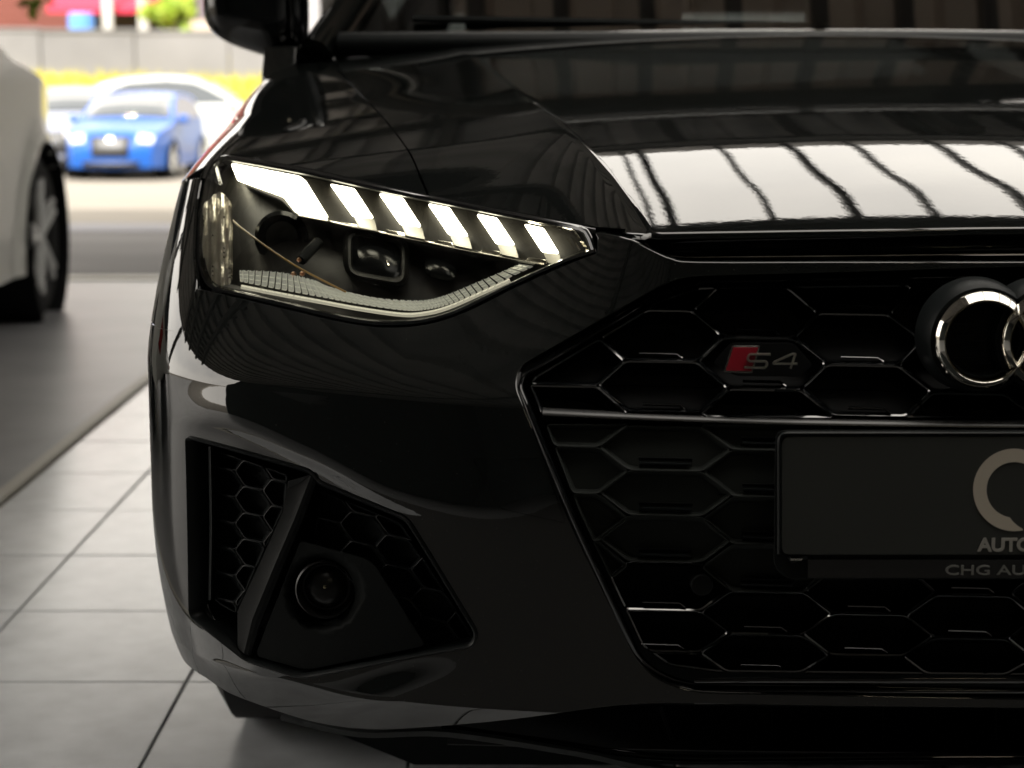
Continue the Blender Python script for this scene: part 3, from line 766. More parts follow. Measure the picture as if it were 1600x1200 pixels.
gfr = P(sweep('grille_frame', FR, prof_f, gmap, GRF, None, closed=True, step=12, angle=60))
# bottom bars of the frame
for k, (y0_, th_, dd_) in enumerate(((1064, 5, -.012), (1081, 4, -.014), (1096, 5, -.016))):
    P(sweep('lower_frame_bar', cr([(1085, y0_ + 1), (1200, y0_), (1600, y0_), (1680, y0_), (2140, y0_)], 4), [(th_, .02), (th_, .002), (th_ - 1.6, .0005), (1, -.0006), (-1, -.0012), (-th_, -.0008), (-th_ - .5, .02)], lambda u, v, d, q=dd_: gmap(u, min(v, 1110), q + .0 + d), GRF, None, step=20, angle=60))

# honeycomb -----------------------------------------------------------------
grille = grp('honeycomb_grille')
S2 = lambda o: sub(o, grille)
PITX = .0932
colX = [.045 - PITX] + [.045 + PITX*i for i in range(0, 13)]
UPE = [407, 487, 567, 647]; UPO = [368, 448, 528, 608, 688]
LOE = [669, 739, 809, 881, 957, 1022, 1084]; LOO = [634, 704, 777, 851, 925, 992, 1052]
def depth_at(py): return 1.765 + interp(py, [(360, .085), (440, .058), (487, .038), (569, -.011), (651, -.045), (780, -.06), (963, -.042), (1029, -.027), (1084, -.0)]) + .01
def px_of(X, py): return 800 + X*FPX/depth_at(py)*.993
def cellpoly(X, b0, b1, off=0):
    """hexagon between bottom lines b0 (above) and b1 (below)"""
    mid = (b0 + b1)/2; hw = .0335; fw = .0605 - .0
    pts = [(X - hw, b0), (X + hw, b0), (X + fw, mid), (X + hw, b1), (X - hw, b1), (X - fw, mid)]
    return [(px_of(x, y), y + .019*(px_of(x, y) - 1200)*(1 if px_of(x, y) < 1700 else -1) + (9.5*2 if px_of(x, y) >= 1700 else 0)) for x, y in pts]
SHELF_Y = 655
up_clip = clip(OPEN, [(0, 0), (4000, 0), (4000, SHELF_Y - 2), (0, SHELF_Y - 2)])
lo_clip = clip(OPEN, [(0, SHELF_Y + 8), (4000, SHELF_Y + 8), (4000, 2000), (0, 2000)])
PLATE_CELLS = 0
def shrink(p, s):
    c = np.mean(np.array(p), axis=0); return [tuple(np.array(q) + (c - np.array(q))/np.linalg.norm(c - np.array(q))*s) for q in p]
for ci, X in enumerate(colX):
    even = ci % 2 == 0      # columns at .138, .325, .511 share rows
    for part, rows in (('up', UPE if even else UPO), ('lo', LOE if even else LOO)):
        for b0, b1 in zip(rows[:-1], rows[1:]):
            pl_ = cellpoly(X, b0, b1)
            full = pl_
            c = clip(pl_, up_clip if part == 'up' else lo_clip)
            if len(c) < 3 or abs(area(c)) < 260: continue
            cen = np.mean(np.array(c), axis=0)
            if part == 'lo' and 1230 < cen[0] < 2150 and 700 < cen[1] < 875: continue   # wholly behind the plate
            c = dd(c)
            if area(c) < 0: c = c[::-1]
            cf = fillet(c, 9, 3)
            deep = part == 'up' or cen[1] > 893
            dpt = .034 if deep else .0085
            # profile: shared web top, bright bevel, wall, floor
            o_sign = 1 if area(cf) > 0 else -1
            pr = [(0.6, .0006), (-.6, -.0008), (-3.3, .0008), (-4.6, .0045), (-6.5, .011 if deep else .006), (-7.5, dpt)]
            cell = sweep('grille_cell', cf, pr, gmap, GRG if deep else CLOSED, None, closed=True, step=30, angle=28, cap=True)
            cell.data.materials.append(VOID if deep else CLOSED); cell.data.polygons[-1].material_index = 1
            S2(cell)
            # small raised louvre near the bottom edge
            bx = px_of(X, b1); by = b1 + .019*(bx - 1200)
            if abs(area(c)) > .55*abs(area(full)) and 830 < bx < 2600 and inside((bx - 26, by - 12), c) and inside((bx + 30, by - 12), c):
                lv = [(bx - 34, by - 13), (bx + 24, by - 11.5), (bx + 33, by - 5)]
                if not deep: lv = [(bx - 40, by - 12), (bx + 40, by - 10)]
                S2(sweep('grille_louvre', lv[::1], [(2.4, .014 if deep else .004), (1.8, .0015), (.8, -.0008), (-.8, -.0008), (-2.4, .0015), (-3, .014 if deep else .004)], gmap, GRG if deep else SATIN, None, step=30, angle=40))
                if not deep:
                    S2(sweep('grille_slot', [(bx - 42, by - 19), (bx + 42, by - 17)], [(3, .006), (2, .0015), (-1, .0035), (-2.4, .006)], gmap, VOID, None, step=40))
# shelf between the two halves
P(sweep('grille_shelf', cr([(848, 643), (950, 648), (1080, 653), (1250, 658), (1450, 661), (1680, 663), (1900, 661), (2150, 656), (2420, 648)], 5), [(7, .03), (6, .004), (4.5, .001), (2, -.0012), (0, -.0028), (-3, -.0042), (-6, -.004), (-8, .012), (-9, .03)], gmap, mat('shelf_plastic', (.02, .02, .02), rough=.4, spec=.3, coat=1, coat_rough=.34, coat_ior=1.5), None, step=14, angle=60))
P(patch('grille_backing', [(840, 600), (1050, 470), (1100, 455), (2180, 455), (2400, 600), (2250, 1040), (1050, 1040)], lambda u, v, d: gmap(u, v, .06 + d), VOID, None, res=60, flange=.01))
# parking sensor in the lower mesh
ps = tuple(gmap(1097, 915, -.004))
P(lathe('parking_sensor', [(.012, .0105), (.001, .0103), (.0002, .0095), (.0008, .008), (.0004, .0)], 28, VOID, None, 'y', ps))

# rings emblem -----------------------------------------------------------------
emb = grp('ring_emblem')
ey = -.052; ecx = CX - .003; RO = .0
def epos(px, py): return at(px, py, ey)
c1 = epos(1538, 532); c2 = epos(1640, 532.5); sp_ = c2.x - c1.x; RM = abs(epos(1538 - 68.5, 532).x - c1.x); RT = abs(epos(1547, 532).x - c1.x)
for k in range(4):
    V = []; F = []; n1, n2 = 96, 14
    prof = [(-1, .012), (-1, .001), (-.92, -.0006), (-.3, -.0036), (.28, -.0066), (.42, -.0071), (.54, -.0066), (.66, -.0040), (.74, -.0052), (.88, -.0042), (1, .001), (1, .012)]
    for i in range(n1):
        a = 2*math.pi*i/n1
        for q, (o, d) in enumerate(prof):
            r = RM - o*RT*.95; V.append((c1.x + sp_*k + r*math.cos(a), ey + d + .002*math.sin(a)*0, c1.z + r*math.sin(a)))
    kp = len(prof)
    for i in range(n1):
        for q in range(kp-1): F.append((i*kp+q, ((i+1) % n1)*kp+q, ((i+1) % n1)*kp+q+1, i*kp+q+1))
    sub(newobj('emblem_ring', V, F, CHROME, None, True, None, 38), emb)
    base = lathe('ring_base', [(.045, RM + RT*2.7), (.014, RM + RT*2.2), (.006, RM + RT*1.5), (.006, RM - RT*1.2), (.03, RM - RT*1.6)], 64, SATIN, None, 'y', (c1.x + sp_*k, ey, c1.z), angle=60)
    sub(base, emb)
sub(patch('radar_cover', rrect(0, 0, .128, .034, .03), lambda u, v, d: Vector((CX - .003 + u, ey + .022 + d, c1.z - v)), VOID, None, res=.02, edge=.001, lip=.001, flange=.01, eps=.002), emb)
for k in range(4):
    for j in range(9):
        z_ = c1.z + .012 - j*.0052
        xs_ = c1.x + sp_*k
        sub(box('cover_rib', xs_ - .022 + (j % 2)*.016, xs_ - .004 + (j % 2)*.016, ey + .019, ey + .023, z_, z_ + .0008, SATIN), emb)

# model badge ------------------------------------------------------------------
def text(name, s, p0, h, m, depth, sx=1.0, shear=0, offset=0, parent=None, ext=.0006, space=1.0):
    c = bpy.data.curves.new(name, 'FONT'); c.body = s; c.size = 1; c.offset = offset; c.shear = shear; c.extrude = .02; c.space_character = space
    c.resolution_u = 4
    o = bpy.data.objects.new(name, c); col.objects.link(o)
    dg = bpy.context.evaluated_depsgraph_get(); me = bpy.data.meshes.new_from_object(o.evaluated_get(dg))
    col.objects.unlink(o); bpy.data.objects.remove(o)
    k = h/.70   # cap height of the built-in font is about 0.7
    for v in me.vertices:
        x, y_, z_ = v.co
        v.co = (p0[0] + x*k*sx, depth - z_*ext/.02, p0[2] + y_*k)
    me.materials.clear(); me.materials.append(m); me.name = name
    o = bpy.data.objects.new(name, me); col.objects.link(o)
    if parent: sub(o, parent)
    return o
badge = grp('model_badge')
by_ = -.045
def bpt(px, py): return at(px, py, by_)
RED = mat('red_enamel', (.42, .012, .03), rough=.3, coat=.6)
def slab(name, poly, d0, th, m, parent, bev=.5):
    def f(u, v, d): return at(u, v, by_ + d0 + d)
    return sub(patch(name, poly, f, m, None, res=8, flange=th, edge=bev, lip=.0006, stepb=6), parent)
slab('badge_border', [(1144, 541), (1187, 541), (1175, 582.5), (1131, 581)], .0, .006, DCHROME, badge)
slab('badge_red_field', [(1146.5, 543.6), (1184, 543.6), (1173.3, 579.5), (1134.8, 578.6)], -.0014, .003, RED, badge)
BCH = mat('badge_chrome', (.75, .73, .66), rough=.28, metal=1)
def stroke(name, pts, wd, closed=False):
    def f(u, v, d): return at(u, v, by_ - .004 + d)
    return sub(sweep(name, pts, [(wd, .006), (wd*.8, .0005), (wd*.45, -.0008), (-wd*.45, -.0008), (-wd*.8, .0005), (-wd, .006)], f, BCH, None, closed=closed, step=3, angle=40), badge)
stroke('badge_letter_s', fillet([(1204, 553.5), (1170, 553.5), (1168, 561), (1171, 564.5), (1196, 564.5), (1199, 568), (1196, 575), (1163, 574)], 4, 4, False), 2.1)
stroke('badge_digit_four', fillet([(1246, 568.5), (1208, 568.5), (1210, 565.5), (1238, 553), (1243, 553), (1235, 576)], 1.5, 3, False), 1.9)
slab('badge_backplate', fillet([(1142, 536), (1239, 536), (1270, 570), (1250, 588), (1150, 587), (1114, 567)], 8), .030, .006, VOID, badge)

# plate holder -------------------------------------------------------------------
plate = grp('plate_holder')
PY = -.088
def pm(u, v, d): return at(u, v, PY + .2*((u-800)/FPX*1.7 - CX)**2*.25 + d)
PXR = 1600 + CX*FPX/1.68*2 - 1213
S3 = lambda o: sub(o, plate)
PBL = fillet([(1213, 674), (PXR, 674), (PXR, 884), (PXR - 18, 903), (1231, 903), (1211, 884)], [16, 16, 10, 10, 10, 10], 6)
M_PLATE = mat('plate_black', (.040, .043, .040), rough=.42, noise=.1, nscale=4)
S3(patch('holder_body', PBL, pm, MATTE, None, res=24, flange=.03, edge=2.0, lip=.003))
S3(sweep('holder_rim', fillet([(1217, 866), (1217, 677), (PXR - 4, 677), (PXR - 4, 866)], 15, 6, False), [(-3.2, .0), (-2.6, -.003), (0, -.004), (2.4, -.003), (3, .0)], pm, SATIN, None, step=16, angle=60))
S3(patch('plate', fillet([(1222, 683), (PXR - 10, 683), (PXR - 10, 866), (1222, 866)], 14, 6), lambda u, v, d: pm(u, v, -.0025 + d), M_PLATE, None, res=24, flange=.002, edge=1))
S3(sweep('holder_lower_strip', fillet([(1262, 888), (PXR - 50, 888)], 3, 2, False), [(-16, .0), (-15, -.0035), (-13, -.0039), (0, -.0038), (11, -.0038), (13.5, -.0038), (15, .0)], pm, GLOSSB, None, step=40, angle=30))
S3(sweep('holder_clip', fillet([(1232, 870), (1238, 878), (1254, 872), (1262, 871)], 3, 3, False), [(-2, .0), (-1.5, -.006), (1.5, -.006), (2, .0)], pm, SATIN, None, step=5))
M_LOGO = mat('logo_grey', (.62, .56, .47), rough=.5)
M_LET = mat('lettering_grey', (.38, .37, .34), rough=.5)
# broken ring logo
V = []; F = []
lc = (1585, 765.5); n = 90
a0, a1 = R(58), R(58 + 328)    # gap at the lower right, measured clockwise on the picture from +x
ang = np.linspace(R(78), R(78 + 318), n)
for i, a in enumerate(ang):
    ri = 43.5; ro = 64.5
    if i < 6: ri = 43.5 + (64.5 - 46)*(1 - i/6.0)
    for r, d in ((ri, -.0034), (ro, -.0034), (ro, -.0022), (ri, -.0022)):
        V.append(pm(lc[0] + r*math.cos(a), lc[1] + r*math.sin(a), d))
for i in range(n-1):
    for q in range(4): F.append((i*4+q, (i+1)*4+q, (i+1)*4+(q+1) % 4, i*4+(q+1) % 4))
S3(newobj('ring_logo', V, F, M_LOGO, None, False))
p = pm(1526.5, 859.5, 0)
S3(text('lettering_auto', 'AUTO', p, .0118, M_LET, PY - .0029, sx=1.06, offset=.03, parent=None, space=.96))
p = pm(1473.5, 895.5, 0)
S3(text('lettering_dealer', 'CHG AUTO', p, .0088, mat('lettering_dim', (.20, .20, .19), rough=.5), PY - .0047, sx=1.52, offset=.006, parent=None))
p = pm(1232.5, 873.5, 0)
S3(text('lettering_small', 'WWW', p, .0022, M_LET, PY - .0034, sx=1.1, parent=None))

# vent and fog lamp group --------------------------------------------------------
vent = grp('corner_vent')
S4_ = lambda o: sub(o, vent)
sgV = 1 if area(VENT_S) > 0 else -1
S4_(sweep('vent_rim', VENT_S, [(sgV*a_*PXM, b_) for a_, b_ in ((1.5, .006), (0, -.001), (-3, -.003), (-7, -.001), (-9, .012), (-10, .06))], smapr, SATIN, None, closed=True, step=.006, angle=60))
S4_(patch('vent_backing', VENT, lambda u, v, d: lmap(max(u, 290), v, .075 + d), VOID, None, res=20, flange=.01))
def hexfield(x0, y0, w_, h_, sk, reg, depth, mmap):
    """staggered honeycomb cells clipped to a region"""
    for i in range(-1, 9):
        for j in range(-1, 12):
            cx_ = x0 + i*w_*.75; cy_ = y0 + j*h_ + (h_/2 if i % 2 else 0) + sk*(cx_ - x0)
            hx = [(cx_ - w_*.27, cy_ - h_/2 - sk*w_*.27), (cx_ + w_*.22, cy_ - h_/2 + sk*w_*.22), (cx_ + w_*.5, cy_ + sk*w_*.5), (cx_ + w_*.27, cy_ + h_/2 + sk*w_*.27), (cx_ - w_*.22, cy_ + h_/2 - sk*w_*.22), (cx_ - w_*.5, cy_ - sk*w_*.5)]
            c = clip(hx, reg)
            if len(c) < 3 or abs(area(c)) < 90: continue
            c = dd(c)
            if len(c) < 3: continue
            if area(c) < 0: c = c[::-1]
            o = sweep('vent_cell', fillet(c, 5, 2), [(.4, .0), (-1.4, -.0008), (-2.4, .0006), (-4, .008), (-5, .016)], mmap, SATIN, None, closed=True, step=20, angle=28, cap=True)
            o.data.materials.append(MATTE); o.data.polygons[-1].material_index = 1
            S4_(o)
regL = [(334, 703), (450, 742), (446, 790), (368, 958), (345, 945), (334, 935)]
hexfield(352, 712, 58, 41, .22, regL, 0, lambda u, v, d: lmap(u, v, .030 + d))
regR = [(500, 766), (628, 818), (738, 996), (664, 1006), (586, 878), (560, 862), (486, 842)]
hexfield(512, 790, 74, 46, .24, [(500, 766), (628, 818), (740, 996), (664, 1008), (640, 1000), (490, 848)], 0, lambda u, v, d: lmap(u, v, .022 + d))
S4_(sweep('vent_post', [(329, 698), (331, 820), (329, 938)], [(-4, .05), (-3.4, .016), (0, .012), (3, .016), (3.6, .05)], lmap, SATIN, None, step=20))
# fin between the two openings: a faceted blade
V = []; F = []
fst = [((449, 754), (486, 743), (494, 753)), ((442, 800), (462, 806), (473, 812)), ((406, 880), (426, 890), (437, 897)), ((371, 955), (394, 968), (406, 975)), ((371, 1012), (381, 1021), (391, 1026))]
for a_, b_, c_ in fst:
    Yb = lmap(*b_).y
    for (x, y), d in ((a_, .055), (a_, .010), (((a_[0]*.3+b_[0]*.7), (a_[1]*.3+b_[1]*.7)), .002), (b_, -.0035), ((b_[0]*.5+c_[0]*.5, b_[1]*.5+c_[1]*.5), -.0045), (c_, -.003), ((c_[0]+1.5, c_[1]+.5), .05)):
        V.append(at(x, y, Yb + d))
for i in range(len(fst)-1):
    for q in range(6): F.append((i*7+q, (i+1)*7+q, (i+1)*7+q+1, i*7+q+1))
F.append(list(range(7))); F.append([28+q for q in range(7)][::-1])
S4_(newobj('vent_fin', V, F, mat('fin_black', (.005, .006, .006), rough=.45, spec=.1, bump=.2, bscale=900), None, True, None, 20))
S4_(patch('fin_cap', [(450, 752), (486, 742), (489, 748), (451, 762)], lambda u, v, d: at(u, v, lmap(486, 743).y - .003 + .0006*(v - 742) + d), SATIN, None, res=6, flange=.006, edge=.6))
# fog bezel plate
FOG = fillet([(470, 846), (572, 874), (586, 884), (664, 1008), (480, 1046), (400, 1024)], [8, 10, 10, 8, 14, 10], 4)
def fogm(u, v, d):
    r = math.hypot(u - 507, v - 925)
    return lmap(u, v, .004 + .020*(1 - ss(44, 62, r)) + d)
circ = [(507 + 47*math.cos(a), 925 + 47*math.sin(a)) for a in np.linspace(0, 2*math.pi, 41)[:-1]]
S4_(patch('fog_bezel', FOG, fogm, mat('fog_bezel_black', (.006, .0072, .007), rough=.6, spec=.08, bump=.25, bscale=1100), None, holes=[circ], res=9, flange=.03, edge=1.5, lip=.002))
fc = lmap(507, 925, .0)
fy = fc.y + .012
S4_(lathe('fog_lamp', [(.03, .030), (-.004, .0300), (-.006, .0285), (-.002, .0265), (.008, .024), (.008, .022), (-.001, .018), (-.006, .010), (-.008, .0)], 48, mat('fog_lens_dark', (.009, .009, .009), rough=.3, spec=.25), None, 'y', (fc.x, fy, fc.z)))
S4_(lathe('fog_bulb_tip', [(-.010, .0), (-.0095, .0015), (-.007, .002)], 12, mat('bulb_tip', (.5, .46, .3), rough=.2, metal=.9), None, 'y', (fc.x, fy, fc.z + .004)))
# small cables in the left slot
for k in range(4):
    S4_(bar('vent_hose', [lmap(300 + 6*k, 945 - 4*k, .04), lmap(320 + 5*k, 952 + 6*k, .03), lmap(350 + 3*k, 985 + 3*k, .035), lmap(362, 1006, .04)], .0035, GLOSSB, None, 8))

# washer cover and sensor marks in the bumper
wc = fillet([(738, 716), (846, 716), (884, 818), (776, 794)], [6, 6, 6, 16], 4)
P(sweep('washer_cover_edge', wc, [(-.9, .0005), (-.5, -.0008), (.5, -.0008), (.9, .0005)], fmap, PAINT, None, closed=True, step=8))
# splitter and lower intake -------------------------------------------------------
def spm(u, v, d): return at(u, v, .03 + .28*((u-800)/FPX*1.8 - CX)**2 + d)
P(sweep('lower_intake_bar', cr([(690, 1136), (760, 1146), (860, 1160), (960, 1175), (1060, 1184), (1200, 1184), (1600, 1181), (2100, 1184)], 5), [(6, .06), (5.5, .002), (3.6, .0004), (1, -.0012), (-2, -.002), (-5, .0), (-6, .03), (-6, .06)], spm, GRF, None, step=16, angle=60))
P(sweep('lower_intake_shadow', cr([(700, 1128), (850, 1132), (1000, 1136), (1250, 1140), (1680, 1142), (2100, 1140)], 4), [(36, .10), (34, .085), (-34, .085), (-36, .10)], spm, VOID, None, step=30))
for x in (1032, 1206, 1380, 1556, 1730):
    P(sweep('intake_strut', [(x, 1106), (x + (18 if x < 1100 else 0), 1156)], [(-3 if x < 1100 else -1, .05), (-2 if x < 1100 else -.6, .035 if x < 1100 else .07), (2 if x < 1100 else .6, .035 if x < 1100 else .07), (3 if x < 1100 else 1, .08)], spm, SATIN, None, step=12))
P(sweep('splitter_lip', cr([(440, 1116), (560, 1142), (700, 1142), (900, 1172), (1100, 1204), (1600, 1206), (2100, 1204)], 5), [(3, .05), (2.5, .025), (-2, .024), (-9, .05), (-10, .12)], lambda u, v, d: at(u, v, fmap(min(max(u, 320), 1680), min(v, 1120), 0, False).y + .01 + d), MATTE, None, step=18, angle=60))
P(box('underbody', CX-.72, CX+.72, .8, 4.4, .17, .22, VOID))
dv = [(-.345, .50, .28), (-.25, .50, .125), (-.12, .50, .07), (1.20, .50, .07), (1.38, .50, .28)]
P(newobj('floor_shade_panel', dv + [(x, .56, z) for x, y, z in dv], [(0, 1, 2, 3, 4), (5, 9, 8, 7, 6), (0, 5, 6, 1), (1, 6, 7, 2), (2, 7, 8, 3), (3, 8, 9, 4)], MATTE, None, False))  # panel added under the nose to darken and hide the lit floor
P(box('engine_bay', CX-.60, CX+.60, .30, 1.3, .26, .70, VOID))
P(box('cabin_block', CX-.86, CX+.86, 1.38, 4.3, .2, .84, VOID))
for sgn in (-1, 1):
    ty = P(lathe('rear_wheel', [(-.115, .22), (-.12, .30), (-.10, .333), (.10, .333), (.12, .30), (.115, .22)], 32, RUBBER, None, 'x', (CX + sgn*.78, 3.75, .335), True))
# ------------------------------------------------------------------ outdoors
def gz(Y): return -0.67*min(1, max(0, (Y - 7.2)/22.8))
M_ASPH = mat('asphalt', (0.105, 0.10, 0.10), rough=.75, noise=.35, nscale=.8)
M_CONC = mat('pale_concrete', (0.21, 0.19, 0.16), rough=.85, noise=.08, nscale=1)
M_STRIP = mat('pale_kerb_strip', (0.25, 0.25, 0.28), rough=.8)
def sheet(name, x0, x1, ys, m, dz=0):
    V = []; F = []
    for y_ in ys: V += [(x0, y_, gz(y_) + dz), (x1, y_, gz(y_) + dz)]
    for i in range(len(ys)-1): F.append((2*i, 2*i+1, 2*i+3, 2*i+2))
    return struct(newobj(name, V, F, m, None, False))
sheet('ground', -160, 160, [-80, -8.3, 7.2, 12, 20, 30, 60, 400], M_CONC, -.03)
sheet('asphalt_lane', -30, -.99, [7.22, 9, 12.0], M_ASPH, -.012)
sheet('drain_strip', -30, -.99, [12.0, 13.3], M_STRIP, -.006)
# bank and concrete wall
M_GRASS = mat('dry_yellow_grass', (0.36, 0.29, 0.045), rough=.95, noise=.35, nscale=1.3)
V = []; F = []; nx = 70
for i in range(nx+1):
    x = -40 + i*.9
    s = -.030*(x + 16)
    for (yy, zz) in ((40, -.72), (43, -.2), (47.5, 1.0 + s*.6), (49.5, 1.22 + s), (54, 1.6 + s), (58, 2.0 + s)):
        V.append((x, yy + random.uniform(-.2, .2), zz + random.uniform(-.05, .05)))
for i in range(nx):
    for q in range(5): F.append((i*6+q, (i+1)*6+q, (i+1)*6+q+1, i*6+q+1))
bank = struct(newobj('grass_bank', V, F, M_GRASS, None, True))
V = []; F = []
for i in range(5200):
    x = random.uniform(-26, 0); t = random.random(); yy = 43 + 6*t
    zz = (-.2 + (1.2)*(yy-43)/4.5 if yy < 47.5 else 1.0 + (yy-47.5)*.11) - .02*(x+16)*t
    h = random.uniform(.1, .32); w_ = .03; dx = random.uniform(-.1, .1); b = len(V)
    V += [(x-w_, yy, zz), (x+w_, yy, zz), (x+dx, yy+random.uniform(-.1, .1), zz+h)]; F.append((b, b+1, b+2))
gr = newobj('grass', V, F, mat('grass_blades', (.33, .30, .04), rough=.9, noise=.5, nscale=.7), None, False); struct(gr, 'stuff')
M_CW = mat('weathered_concrete_wall', (0.17, 0.17, 0.18), rough=.9, noise=.18, nscale=.35)
wall = thing('concrete_wall', 'long pale grey concrete wall above the strip of yellow grass', 'wall', (-15, 50, 1))
for k in range(-8, 10):
    xa = -15 + k*2.5; z0 = 1.0 - .030*(xa + 16); zt = 2.28 - .012*(xa + 16)
    local(box('wall_panel', xa + .015, xa + 2.485, 49.9 + random.uniform(-.01, .01), 50.1, z0 - .6, zt, M_CW, None, .02), wall)
    local(box('wall_cap', xa - .0, xa + 2.5, 49.85, 50.15, zt, zt + .08, M_CW, None, .01), wall)
# red building of planks
red = thing('red_building', 'dull brick red building standing above the concrete wall', 'building', (-24, 57, 2))
M_RED = mat('red_boards', (0.15, .045, .036), rough=.8, noise=.12, nscale=.6)
for k in range(30):
    local(box('wall_board', -25, -12.7, 56.9 + .02*(k % 2), 57.2, 1.4 + k*.24, 1.4 + k*.24 + .225, M_RED, None, .01), red)
local(box('roof', -26, -12.2, 56.3, 66, 8.6, 8.9, mat('roof_grey', (.1, .1, .1), rough=.8)), red)
local(box('end_wall', -12.9, -12.6, 57.2, 66, 1, 8.6, M_RED), red)
local(box('back_block', -25, -12.9, 57.3, 66, 1, 8.6, M_RED), red)
# shop stall beside it
stall = thing('red_awning_stall', 'small stall with a red awning between two white posts above the wall', 'stall', (-11.6, 54, 2.2))
M_RA = mat('red_cloth', (.55, .03, .07), rough=.8)
V = [(-13.1, 53.3, 3.0), (-9.6, 53.3, 3.0), (-9.6, 55, 3.6), (-13.1, 55, 3.6), (-13.1, 53.3, 2.85), (-9.6, 53.3, 2.85), (-9.6, 55, 3.45), (-13.1, 55, 3.45)]
local(newobj('awning', V, [(0, 1, 2, 3), (4, 7, 6, 5), (0, 4, 5, 1), (1, 5, 6, 2), (2, 6, 7, 3), (3, 7, 4, 0)], M_RA, None, False), stall)
M_WP = mat('white_post', (.5, .49, .48), rough=.6)
for x in (-11.35, -10.35): local(box('post', x-.13, x+.13, 53.0, 53.2, 1.4, 5.5, M_WP), stall)
local(box('dark_opening', -12.8, -9.2, 55.1, 55.3, 1.6, 3.4, mat('stall_dark', (.04, .035, .035), rough=.9)), stall)
local(box('pale_lower_front', -10.0, -8.6, 54.6, 55.0, 1.4, 2.7, mat('stall_pale', (.5, .42, .36), rough=.9)), stall)
bb = lathe('blue_barrel', [(1.9, .0), (1.9, .33), (2.1, .36), (2.5, .36), (2.72, .33), (2.72, 0)], 20, mat('blue_plastic', (.10, .28, .75), rough=.4), None, 'z', (-11.9, 52.2, .1))
tag(bb, 'round blue barrel above the concrete wall under the red awning', 'barrel')
# pale and grey houses further right
h1 = thing('grey_house', 'small purple grey house behind the lime green bush', 'house', (-9, 62, 2))
local(box('wall', -11.2, -7.2, 60, 66, 1, 5.6, mat('mauve_render', (.16, .13, .15), rough=.9)), h1)
local(box('window', -9.3, -8.5, 59.93, 59.99, 3.3, 4.3, mat('far_glass', (.1, .13, .15), rough=.1)), h1)
local(box('teal_shutter', -9.15, -8.2, 59.85, 59.92, 3.35, 4.4, mat('teal', (.05, .42, .36), rough=.6)), h1)
h2 = thing('pale_house', 'pale lilac white house seen beside the door mirror', 'house', (-5, 60, 2))
local(box('wall', -7.0, 3.0, 58, 66, 1, 7.2, mat('pale_render', (.30, .30, .34), rough=.9, noise=.05)), h2)
local(box('window', -5.2, -4.2, 57.93, 57.99, 3.6, 5.0, MATS['far_glass']), h2)
def leaves(name, c, r, n, size, cols, label, cat, trunk=None, squash=(1, 1, 1)):
    root = thing(name, label, cat, (c[0], c[1], trunk[2] if trunk else c[2] - r))
    rnd = random.Random(hash(name) % 99 + n)
    clumps = [Vector((rnd.gauss(0, .45), rnd.gauss(0, .45), rnd.gauss(0, .42)))*r for _ in range(22)]
    for ci, cc in enumerate(cols):
        V = []; F = []
        for i in range(n // len(cols)):
            k = rnd.choice(clumps); v = Vector((rnd.gauss(0, 1), rnd.gauss(0, 1), rnd.gauss(0, 1))); v.normalize()
            p = Vector(c) + Vector([k[q]*squash[q] for q in range(3)]) + v*r*.30*rnd.random()**.4
            a = Vector((rnd.gauss(0, 1), rnd.gauss(0, 1), rnd.gauss(0, 1))).normalized()*size*rnd.uniform(.6, 1.2); b_ = a.cross(v).normalized()*size*.5
            q0 = len(V); V += [p - a, p + b_, p + a, p - b_]; F.append((q0, q0+1, q0+2, q0+3))
        local(newobj('foliage', V, F, mat('leaf_%s_%d' % (name, ci), cc, rough=.6, noise=.3, nscale=2), None, False), root)
    if trunk:
        local(bar('trunk', [trunk, (trunk[0]+.05, trunk[1], (trunk[2]+c[2])/2), c], [.09, .07, .04], mat('bark', (.08, .06, .04), rough=.9), None, 8), root)
        for k in clumps[:8]:
            local(bar('branch', [((trunk[0]+c[0])/2, c[1], (trunk[2]+c[2])/2 + .1), tuple(Vector(c) + Vector([k[q]*squash[q] for q in range(3)]))], [.035, .012], MATS['bark'], None, 5), root)
    return root
leaves('lime_bush', (-9.3, 52.3, 3.0), .85, 2600, .10, [(.35, .48, .04), (.22, .36, .03), (.50, .58, .08)], 'lime green bush leaning over the top of the concrete wall', 'bush', (-9.3, 52.3, 1.3), (1.05, 1, .85))
leaves('near_tree', (-3.0, 9.2, 1.75), .34, 420, .05, [(.42, .50, .06), (.24, .34, .04)], 'small tree with yellow green leaves above the white car', 'tree', (-3.6, 9.4, 0), (1, 1, 1))

